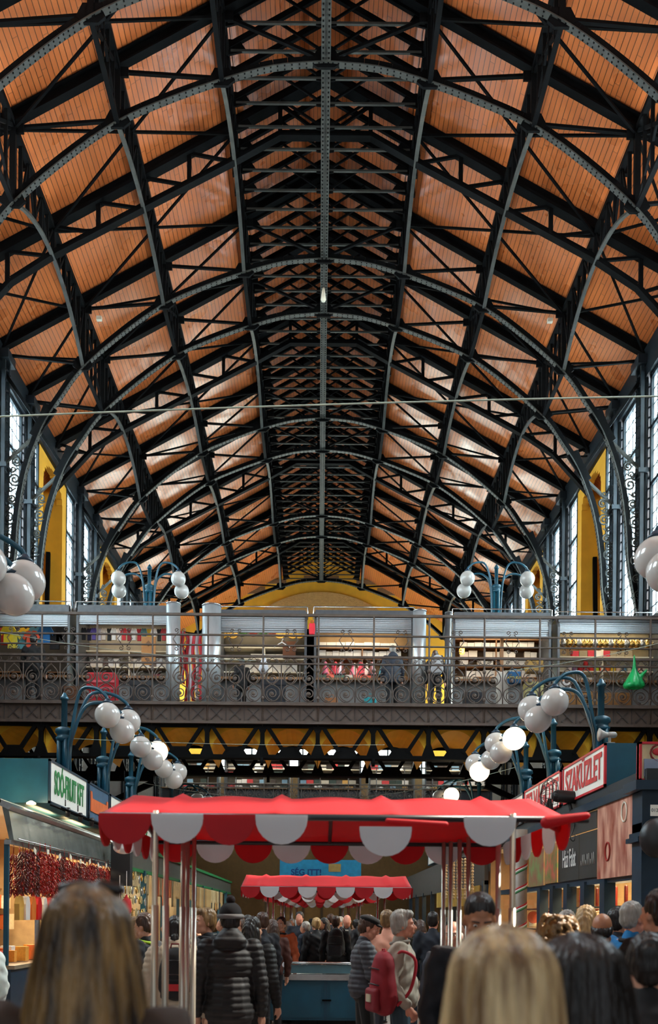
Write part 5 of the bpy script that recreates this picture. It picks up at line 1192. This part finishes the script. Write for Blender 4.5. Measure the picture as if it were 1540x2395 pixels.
def person(x, y, ztop_, face, label, skin='light', hair='short', hc='dark', jacket='#15161a', pants='#101114', arms=('down', 'down'), step=.05, puffer=False, yaw=0, nod=0, fat=1.0, vox=None, long=.0, collar=None, quality=1, hem=.90, group=None, shoes='#16120f', inner=None, beard=False, cap=None):
    """face: the compass the person looks to, 0 = down the hall (away), 90 = left, 180 = to the camera, -90 = right"""
    sc = ztop_/1.755; vox = vox or VOX*(1 if quality else 1.5)
    r = thing('person', (x, y, 0), label, 'person', group, R(face)); r.scale = (sc, sc, sc)
    sk = SKINS[skin]; b = MB()
    M = head_geo(b, R(yaw), R(nod)); P = lambda a, b_, c_: M@Vector((a, b_, c_)); M3 = M.to_3x3()
    b.ell((0, 0, 1.28), (.15, .10, .20)); b.ell((0, 0, 1.05), (.13, .095, .16)); b.cap((-.13, -.01, 1.415), (.13, -.01, 1.415), .06, .06); b.ell((0, 0, .95), (.15, .11, .12))
    for s, md in zip((-1, 1), arms):
        sh, el, wr = arm(md, s); b.cap(sh, el, .046, .036); b.cap(el, wr, .036, .025); hand(b, wr, el, s)
    for hp, kn, an, s in legs(step): b.cap(hp, kn, .08, .052); b.cap(kn, an, .052, .034); b.cap(an+Vector((0, -.03, -.03)), an+Vector((0, .12, -.05)), .036, .03)
    remesh(b, 'body', min(vox, .011) if quality else vox, sk, r)
    # eyes, brows
    if abs(((face+yaw+180) % 360)-180) > 40 and quality:
        for s in (-1, 1):
            e = MB(); e.ell(P(s*.030, .086, .074), (.011, .008, .0065), 8, 6, M3); o = e.build('eye', c('#e6ded4', .3), r)
            e = MB(); e.ell(P(s*.030, .0935, .074), (.0055, .003, .0055), 8, 6, M3); e.build('iris', c('#2a2018', .3), o)
            e = MB(); e.cap(P(s*.014, .094, .094), P(s*.046, .086, .096), .004, .003, 6); e.build('eyebrow', HB[hc if hc != 'white' else 'grey'], r)
        e = MB(); e.cap(P(-.017, .1005, .002), P(.017, .1005, .002), .0032, .0032, 6); e.build('lips', c('#8f4f45', .5), r)
        if beard:
            e = MB(); e.cap(P(-.03, .08, -.012), P(.03, .08, -.012), .022, .022); e.ell(P(0, .088, -.03), (.03, .022, .022), 10, 6, M3); e.cap(P(-.02, .1, .016), P(.02, .1, .016), .006, .006, 6); e.build('beard', HB['brown'], r)
    # trousers
    t = MB(); t.ell((0, -.005, .95), (.165*fat, .125*fat, .13))
    for hp, kn, an, s in legs(step): t.cap(hp, kn, .092, .068); t.cap(kn, an+Vector((0, 0, .0)), .068, .058)
    remesh(t, 'trousers', vox, c(pants, .8), r)
    for hp, kn, an, s in legs(step):
        f = MB(); f.cap(an+Vector((0, -.035, -.045)), an+Vector((0, .0, -.04)), .045, .045, 8); f.cap(an+Vector((0, .0, -.045)), an+Vector((0, .15, -.055)), .042, .034, 8); f.b2((an.x-.04, an.y-.08, 0), (an.x+.04, an.y+.18, .02)); f.build('shoe', c(shoes, .5), r)
    # jacket
    j = MB(); k = fat; hemz = hem-long
    j.ell((0, -.005, 1.29), (.185*k, .135*k, .21)); j.cap((-.14*k, -.01, 1.40), (.14*k, -.01, 1.40), .082, .082); j.ell((0, 0, 1.12), (.175*k, .135*k, .2))
    j.cap((0, 0, 1.1), (0, 0, hemz+.11), .155*k, .165*k, 14); j.cap((-.03, 0, hemz+.1), (.03, 0, hemz+.1), .15*k, .15*k, 14)
    for s, md in zip((-1, 1), arms):
        sh, el, wr = arm(md, s); e2 = wr+(el-wr).normalized()*.02; j.cap(sh, el, .078, .062); j.cap(el, e2, .062, .047)
        j.cap(sh+Vector((-s*.05, 0, -.05)), el, .07, .055)
    j.cap((0, -.02, 1.44), (0, -.01, 1.49), .075, .068, 12)
    if collar == 'hood': j.cap((-.06, -.08, 1.47), (.06, -.08, 1.47), .07, .07); j.ell((0, -.05, 1.52), (.095, .075, .07))
    def fn(me):
        NN = norms(me); zcut = hemz-.02
        for v, n in zip(me.vertices, NN):
            z = v.co.z
            if puffer: v.co += n*(.008*abs(math.sin(z*math.pi/.052))-.003)
            else: v.co += n*(.006*math.sin(z*31+4*math.sin(v.co.x*14+v.co.y*9))+.004*math.sin(z*57+v.co.x*40))
            if z < hemz-.02: v.co.z = hemz-.02+(z-hemz+.02)*.15
    remesh(j, 'jacket', vox, c(jacket, [.82, .66][puffer]), r, fn)
    if collar and collar != 'hood':
        e = MB(); e.tube([(.078*math.cos(a*.42), -.012+.078*math.sin(a*.42), 1.475+.012*math.sin(a*.42)) for a in range(15)], .017, 7, closed=True); e.build('collar', c(collar), r)
    if inner:
        e = MB(); e.prism([(-.035, 1.47), (.035, 1.47), (.0, 1.15)], 'y', .132, .148); e.build('shirt_front', c(inner), r)
    # hair
    h = MB(); hm = HB[hc]
    if hair in ('short', 'grey_mid', 'mop', 'long', 'bun', 'curly'):
        h.ell(P(0, -.022, .118), (.083, .096, .092), 18, 12, M3); h.ell(P(0, -.05, .07), (.078, .066, .085), 16, 10, M3)
        for s in (-1, 1): h.ell(P(s*.066, -.01, .10), (.018, .05, .045), 10, 8, M3)
    if hair in ('mop', 'grey_mid'):
        h.ell(P(.01, .04, .165), (.068, .055, .038), 12, 8, M3)
        for s in (-1, 1): h.ell(P(s*.07, -.012, .075), (.018, .045, .055), 10, 8, M3)
        h.ell(P(0, -.065, .035), (.062, .038, .06), 12, 8, M3)
    if hair == 'long':
        h.cap(P(0, -.06, .08), P(0, -.085, -.12), .085, .10); h.cap(P(-.05, -.05, .06), P(-.075, -.05, -.14), .045, .05); h.cap(P(.05, -.05, .06), P(.075, -.05, -.14), .045, .05)
    if hair == 'bun': h.ell(P(0, -.095, -.0), (.045, .045, .05), 12, 8, M3)
    if hair == 'curly':
        rr = random.Random(5)
        for i in range(420):
            a = rr.random()*6.28; z = -.09+rr.random()*.29; q = math.sqrt(max(.05, 1-((z-.05)/.19)**2))*.125; y_ = q*math.sin(a)-.04
            if y_ > .05 and z < .12: continue
            h.ell(P(q*math.cos(a), y_, z), rr.uniform(.012, .019), 7, 5)
    if hair == 'balding':
        h.ell(P(0, -.045, .05), (.079, .066, .055), 14, 10, M3)
        for s in (-1, 1): h.ell(P(s*.07, -.02, .07), (.014, .045, .03), 10, 8, M3)
    if hair == 'cropped': h.ell(P(0, -.020, .119), (.0815, .097, .0865), 18, 12, M3)
    if h.v:
        def hf(me):
            for v, n in zip(me.vertices, norms(me)):
                v.co += n*(.0022*math.sin(v.co.x*260+v.co.z*25)+.002*math.sin(v.co.y*230+v.co.z*40))
        remesh(h, 'hair', (.0085 if quality else .014) if hair != 'curly' else .006, hm, r, hf if hair not in ('cropped', 'curly') else None)
    if cap == 'flat':
        h = MB(); h.ell(P(0, -.01, .155), (.092, .115, .05), 18, 10, M3); h.ell(P(0, .095, .125), (.065, .055, .012), 14, 6, M3); remesh(h, 'flat_cap', .009, c('#0c0c0e', .9), r)
    if cap == 'beanie':
        h = MB(); h.ell(P(0, -.015, .135), (.092, .108, .095), 18, 12, M3); o = h.build('beanie', c('#17171a', .95), r); o['label'] = 'dark grey knitted beanie'
        h = MB(); h.tube([P(.093*math.cos(a*.35), -.015+.109*math.sin(a*.35), .112) for a in range(18)], .020, 8, closed=True); h.build('turned_brim', c('#6d6d6c', .95), r)
        h = MB(); h.ell(P(0, -.03, .245), .038, 10, 8); h.build('pompom', c('#1b1214', .95), r)
    return r
def at(px, d): return W(px, 2300, d).x
def top(py, d): return EYE+(VY-py)*d/F
def per(px, py, d, face, label, **k): return person(at(px, d), d, top(py, d), face, label, **k)
# ---- the two men by the second cart
man = per(938, 2128, 8.0, -98, 'grey-haired man in a pale fleece looking right, hand in pocket', hair='grey_mid', hc='grey', jacket='#a49a8c', pants='#2e4450', arms=('down', 'pocket'), skin='pink', yaw=8, vox=.009, collar='#7f766c', step=.03)
per(853, 2141, 9.3, -86, 'man in dark flat cap and grey quilted jacket leaning to the cart', jacket='#3a3c44', pants='#0b0b0e', arms=('down', 'hold'), puffer=True, nod=18, cap='flat', hair='short', hc='brown', skin='pink', vox=.010, fat=1.08)
per(905, 2128, 10.8, -20, 'sunlit red-haired person in pink top behind the steel pole', hair='short', hc='darkblond', jacket='#d99a80', pants='#30343c', skin='pink')
# backpack on the fleece man's shoulder
def backpack(x, y, z, rz, cols, label, w_=.30, h=.46, d=.17, tagc=None, handle=True, sc=1):
    r = thing('backpack', (x, y, z), label, 'backpack', None, rz)
    b = MB(); b.cap((0, 0, .15), (0, .0, h-.13), w_*.5, w_*.4, 18)
    for i in range(len(b.v)): v = b.v[i]; b.v[i] = (v[0], v[1]*d/(w_*.9), v[2])
    remesh(b, 'main_bag', .012, c(cols[0], .75), r, lambda me: [setattr(v, 'co', v.co+n*.003*math.sin(v.co.z*40+v.co.x*25)) for v, n in zip(me.vertices, norms(me))])
    b = MB(); b.b2((-w_*.36, -d*.60, .02), (w_*.36, -d*.3, h*.42)); o = b.build('front_pocket', c(cols[1], .75), r); bv = o.modifiers.new('b', 'BEVEL'); bv.width = .035; bv.segments = 4
    for zz in (h*.47, h*.72): MB().tube([(-w_*.34, -d*.42, zz), (0, -d*.53, zz+.01), (w_*.34, -d*.42, zz)], .006, 5).build('zip', BLACK, r)
    if tagc: MB().b2((-.05, -d*.60-.012, h*.2), (.045, -d*.60, h*.32)).build('label_patch', c(tagc), r)
    for s in (-1, 1): MB().tube(crom([(s*.08, d*.3, h*.85), (s*.10, d*.55, h*1.0), (s*.12, d*1.1, h*.85), (s*.12, d*.9, h*.4), (s*.11, d*.35, .08)], 5), .014, 6).build('strap', c(cols[2]), r)
    if handle: MB().tube([(-.04, 0, h*.93), (-.03, 0, h*1.03), (.03, 0, h*1.03), (.04, 0, h*.93)], .008, 5).build('handle', c(cols[2]), r)
    return r
bp = backpack(at(897, 7.85), 7.80, .86, R(-72), ('#8a1222', '#7c1020', '#b01c2e'), 'dark red backpack on the fleece man\'s shoulder', .34, .54, .22, '#b9b49a')
# ---- left of the second cart
per(538, 2121, 7.4, 6, 'person in black quilted coat and beanie with a pompom, back to us', jacket='#0a0b0f', pants='#050507', puffer=True, cap='beanie', arms=('down', 'down'), collar='hood', hair='short', hc='dark', fat=1.18, vox=.010, long=.08)
text('chest_print', 'ᴘᴜᴍᴀ'.encode('ascii', 'ignore').decode() or 'PYRA', c('#d8d8d8'), (at(512, 7.2), 7.22, top(2187, 7.2)), (R(90), 0, 0), .03).update({}) if False else None
per(410, 2147, 7.7, 4, 'dark-haired person in cream jacket wearing a black and red backpack', jacket='#c2b49c', pants='#8f9296', hair='bun', hc='dark', collar='hood', arms=('down', 'down'), puffer=True, vox=.010, long=.05)
backpack(at(408, 7.5), 7.53, .98, 0, ('#0d0d10', '#101014', '#7c1620'), 'black and red backpack with a red tag on the cream jacket', .30, .46, .16, '#c02a30')
per(482, 2128, 8.7, 118, 'young blond man in dark hooded jacket, face turned left', jacket='#14161c', pants='#1c2c3a', hair='mop', hc='darkblond', collar='#2a2c32', arms=('down', 'front'), vox=.010)
per(458, 2143, 9.2, 150, 'person in grey jacket with cream scarf next to the blond man', jacket='#6e747a', pants='#23262c', hair='short', hc='brown', collar='#cfc4a8')
per(343, 2141, 8.8, 70, 'dark-haired man in black jacket with lime collar edge, looking down', jacket='#14161b', pants='#1b1b1e', hair='short', hc='brown', collar='#9ac02c', nod=16, vox=.010)
per(322, 2150, 10.0, 120, 'bearded man with brown hair bending over the left stall', jacket='#6b5440', pants='#1b1b1e', hair='short', hc='darkblond', nod=20, beard=True)
per(303, 2156, 10.6, 100, 'fair-haired woman at the left stall in a grey jacket', jacket='#8f8b80', pants='#222', hair='long', hc='darkblond') if False else None
per(590, 2147, 8.7, -25, 'woman in long black shiny coat behind the beanie wearer', jacket='#08080a', pants='#060608', hair='long', hc='dark', puffer=True, long=.28, collar='hood')
per(612, 2136, 12.0, 40, 'person with brown hair and black coat behind the steel cart poles', jacket='#131318', hair='short', hc='brown')
per(-45, 2170, 8.2, 60, 'person in white and green jacket cut by the left edge', jacket='#cfd6d0', pants='#23262c', hair='short', hc='brown', collar='#2a8a50')
# ---- crowd beyond the carts
o = per(657, 2146, 14.4, 165, 'person in black and orange vest facing us with a white carrier bag', jacket='#b0542c', pants='#77705f', hair='short', hc='dark', arms=('down', 'down'), collar='#16161a')
bag('carrier_bag', 657, 2262, 14.1, .22, .36, c('#dfe2e6'), 'white plastic carrier bag held by the orange-vested person')
per(636, 2152, 12.9, 20, 'long-haired person in rust brown coat left of the orange vest', jacket='#4a2418', hair='long', hc='brown')
crowd = [(700, 2133, 17.6, 170, '#1c2430', 'dark', 'short', 'tall dark-haired man facing us beyond the carts'), (714, 2156, 16.6, 60, '#1e2d3c', 'grey', 'short', 'short grey-haired man in navy jacket beyond the carts'),
         (739, 2147, 16.4, 20, '#15161a', 'blond', 'mop', 'blond woman in black coat seen from behind, mid-crowd'), (757, 2147, 18.2, 110, '#1a1a20', 'dark', 'long', 'dark-haired woman in profile between the blond woman and the rucksack'),
         (785, 2142, 16.0, -12, '#0e0f13', 'brown', 'short', 'man carrying a shiny black rucksack, seen from behind'), (772, 2138, 19.5, 60, '#20222a', 'brown', 'short', 'brown-haired man behind the rucksack carrier'),
         (811, 2139, 17.2, 176, '#16171d', 'grey', 'balding', 'balding man with moustache and pale shirt facing us'), (795, 2144, 20.5, 120, '#30343c', 'white', 'short', 'white-haired man deep in the crowd'),
         (832, 2150, 18.5, 20, '#0f1014', 'dark', 'bun', 'dark-haired woman just left of the flat cap'), (845, 2152, 21, 80, '#222428', 'brown', 'curly', 'curly-haired person half hidden by the flat cap man'),
         (673, 2156, 19, 30, '#4c4a38', 'brown', 'long', 'person in olive jacket left of the tall man'), (683, 2150, 24, 150, '#2a2c34', 'grey', 'short', 'distant grey-haired man left of the crowd centre'),
         (727, 2149, 25, 10, '#202226', 'dark', 'short', 'distant dark figure behind the blond woman'), (602, 2147, 15.5, 60, '#6c3428', 'darkblond', 'long', 'fair-haired person behind the left cart poles'),
         (578, 2142, 16.5, 100, '#24262c', 'dark', 'short', 'dark-haired man behind the black coats'), (622, 2153, 20, 10, '#35302c', 'brown', 'short', 'distant brown-haired man left of the cart pole'),
         (560, 2150, 13.6, 140, '#3a3f46', 'brown', 'mop', 'brown-haired person over the beanie wearer\'s shoulder'),
         (1012, 2131, 12.6, -15, '#161d28', 'dark', 'short', 'man in navy jacket walking away right of the fleece man'), (982, 2150, 13.6, 10, '#23241c', 'brown', 'long', 'woman in dark olive coat beside the navy jacket'),
         (962, 2146, 16.5, 60, '#14151a', 'dark', 'short', 'dark-haired person just behind the fleece man\'s head'), (1046, 2144, 14.8, 0, '#0f1014', 'dark', 'mop', 'dark coat seen between the right canopy poles'),
         (880, 2150, 14.5, 150, '#292b33', 'brown', 'short', 'person between the flat cap man and the sunlit one'), (930, 2152, 19.5, 0, '#1b1c22', 'dark', 'long', 'long-haired figure deep behind the fleece man'),
         (1090, 2150, 12.2, 100, '#26221f', 'dark', 'short', 'dark figure at the yellow stalls between the poles'), (395, 2152, 12.5, 120, '#1a1c22', 'brown', 'short', 'brown-haired man at the linen stall'), (440, 2150, 14, 90, '#33363c', 'dark', 'short', 'dark-haired man farther along the linen stall'), (520, 2150, 15.5, 100, '#3c3a36', 'grey', 'short', 'grey-haired shopper by the far linens')]
for px, py, d, fc, jc, hc_, hs, lab in crowd:
    per(px, py, d, fc, lab, jacket=jc, pants=random.choice(['#101116', '#1e2a38', '#1b1a18']), hair=hs, hc=hc_, quality=0, skin=random.choice(['light', 'pink', 'tan']), inner='#c8c4bc' if 'pale shirt' in lab else None, arms=random.choice([('down', 'down'), ('down', 'front')]))
backpack(at(785, 15.8), 15.78, .98, R(-12), ('#0b0c10', '#15161c', '#0b0c10'), 'shiny black rucksack in the middle of the crowd', .34, .5, .2)
# ---- right side
per(1120, 2086, 4.8, 165, 'close-cropped man with short beard looking down at the right', hair='cropped', hc='dark', jacket='#14141a', skin='tan', beard=True, nod=24, yaw=12, vox=.009)
per(1060, 2152, 7.6, 160, 'bald older man between the right canopy poles', hair='balding', hc='white', jacket='#3b4048', skin='pink')
per(1304, 2138, 5.4, -10, 'person with curly light brown hair at the right', hair='curly', hc='darkblond', jacket='#120f10', vox=.010)
per(1326, 2125, 8.6, -30, 'short grey-haired man near the lit right windows', hair='short', hc='grey', jacket='#1a2430')
per(1371, 2114, 7.6, -25, 'woman with long fair hair in black coat near the right windows', hair='long', hc='blond', jacket='#0c0c10')
per(1408, 2130, 7.0, -20, 'man with bald patch and dark coat near the right windows', hair='balding', hc='dark', jacket='#0c0d11', skin='tan', fat=1.15)
per(1478, 2104, 7.3, -62, 'grey-haired man in bright blue and grey jacket at the right windows', hair='short', hc='grey', jacket='#0f6fa8', pants='#16181c', skin='pink', collar='#1b1c20')
backpack(at(1462, 7.2), 7.12, .95, R(-50), ('#20242a', '#2c3036', '#15171b'), 'dark rucksack on the bright blue jacket', .26, .42, .12)
per(1443, 2118, 8.4, -40, 'dark-haired man in navy quilted jacket raising one hand at the right', hair='short', hc='dark', jacket='#141c2c', arms=('down', 'up'), puffer=True)
per(1545, 2075, 5.2, 20, 'tall person in black coat cut by the right edge', hair='short', hc='dark', jacket='#09090c', fat=1.2)
per(1515, 2180, 3.6, -10, 'person in black coat in the lower right corner', hair='mop', hc='dark', jacket='#07070a', fat=1.2)
# ---- foreground heads, out of focus
def long_hair(parent, hm, w_=.115, d_=.125, H=.62, seed=1, wave=1.0, zt=1.775, wide=.42):
    rr = random.Random(seed); m = MB(); n = 96; rings = 34; vs = []; ph = [rr.random()*6.28 for _ in range(n)]
    for i in range(rings+1):
        t = i/rings
        if t < .32: a = t/.32*math.pi/2; rad = math.sin(a); z = zt-.125+.125*math.cos(a)
        else: u = (t-.32)/.68; rad = 1+wide*u**.8; z = zt-.125-u*H
        for j in range(n):
            an = 2*math.pi*j/n; g = 1+.035*wave*math.sin(j*1.9+ph[j]*.25+t*2.5)*min(1, t*3)+.02*math.sin(7*an+t*5)
            front = .82 if math.sin(an) > .2 and t > .3 else 1
            vs.append((w_*rad*g*math.cos(an), -.01+d_*rad*g*math.sin(an)*front, z+.004*math.sin(j*2.3)))
    m.add(vs, [(i*n+j, (i+1)*n+j, (i+1)*n+(j+1) % n, i*n+(j+1) % n) for i in range(rings) for j in range(n)], True)
    o = m.build('hair', hm, parent); return o
HF1 = mat('hair_dark_roots_blond', '#8c6c3e', .4, 0, .2, 9, c2='#1a100a', stretch=(3.2, 3.2, .22), bump=.6, bscale=30)
HF2 = mat('hair_light_blond', '#d8bd8c', .38, 0, .2, 9, c2='#654322', stretch=(3, 3, .2), bump=.6, bscale=30)
w1 = person(W(205, 2300, 2.15).x, 2.15, 1.75, 4, 'out-of-focus woman with long dark blond hair at the lower left', hair='none', hc='darkblond', jacket='#3a2c22', arms=('down', 'down'), quality=0)
long_hair(w1, HF1, .108, .125, .66, 3, wide=.85)
w2 = person(W(1175, 2300, 1.95).x, 1.95, 1.665, -6, 'out-of-focus woman with long light blond hair, lower right of centre', hair='none', hc='blond', jacket='#2c2a2a', quality=0)
long_hair(w2, HF2, .125, .135, .62, 8)
w3 = person(W(1355, 2300, 2.5).x, 2.5, 1.64, -12, 'out-of-focus dark-haired person right of the blond woman', hair='none', hc='dark', jacket='#08080a', quality=0, fat=1.1)
long_hair(w3, HB['dark'], .135, .14, .35, 5, 1.6)
SG = MB(); SG.cap((-.065, .0, 0), (-.02, .01, .008), .014, .016, 8); SG.cap((.065, .0, 0), (.02, .01, .008), .014, .016, 8); SG.tube([(-.02, .01, .01), (.02, .01, .01)], .006, 5)
o = SG.build('sunglasses', c('#1c1512', .3)); o.location = W(212, 2080, 2.14); tag(o, 'dark sunglasses pushed up on the hair of the left woman', 'sunglasses')
# ---- people on the bridge
def brp(px, py, d, face, label, **k):
    h = W(px, py, d).z-DECK
    p = person(W(px, 1600, d).x, d, h, face, label, quality=0, **k); p.location.z = DECK; return p
brp(918, 1510, BY+1.15, 8, 'person in navy quilted hooded coat standing at the centre kiosk', jacket='#16202e', hair='short', hc='grey', puffer=True, collar='hood', fat=1.25, long=.1)
brp(1018, 1522, BY+1.15, -20, 'long-haired person with a grey backpack on the bridge', jacket='#1a1818', hair='long', hc='brown')
backpack(W(1022, 1600, BY+1).x, BY+.93, DECK+.95, R(-15), ('#b9bbbd', '#a5a8aa', '#44464a'), 'pale grey backpack on the bridge', .32, .5, .18)
brp(566, 1540, BY+1.0, 25, 'person in black coat bending behind the railing left of centre', jacket='#070709', hair='short', hc='dark', fat=1.15, long=.2)
brp(78, 1485, BY+1.2, 0, 'person in black cap and jacket before the T-shirt kiosk', jacket='#08080a', hair='short', hc='dark', fat=1.25)
brp(688, 1600, BY+1.0, 70, 'person crouched low behind the railing', jacket='#0e0e12', hair='short', hc='dark') if False else None
brp(1322, 1580, BY+1.1, 20, 'child in white and black hood behind the railing at the right', jacket='#d8d6d2', hair='short', hc='dark')
# lime bag by the fleece man
g = MB(); g.cap((0, 0, .1), (0, 0, .42), .10, .03, 10); g.ell((0, 0, .12), (.10, .07, .13))
o = remesh(g, 'lime_plastic_bag', .015, mat('lime_plastic', '#a2c614', .35, trans=.2)); o.location = (at(1013, 9.0), 9.0, top(2392, 9.0)); tag(o, 'lime green plastic bag hanging right of the fleece man', 'bag')
MB().tube([(-.03, 0, .4), (-.02, 0, .58), (.02, 0, .58), (.03, 0, .4)], .006, 5).build('handle', c('#a2c614'), o)

bpy.data.scenes.remove(TS)
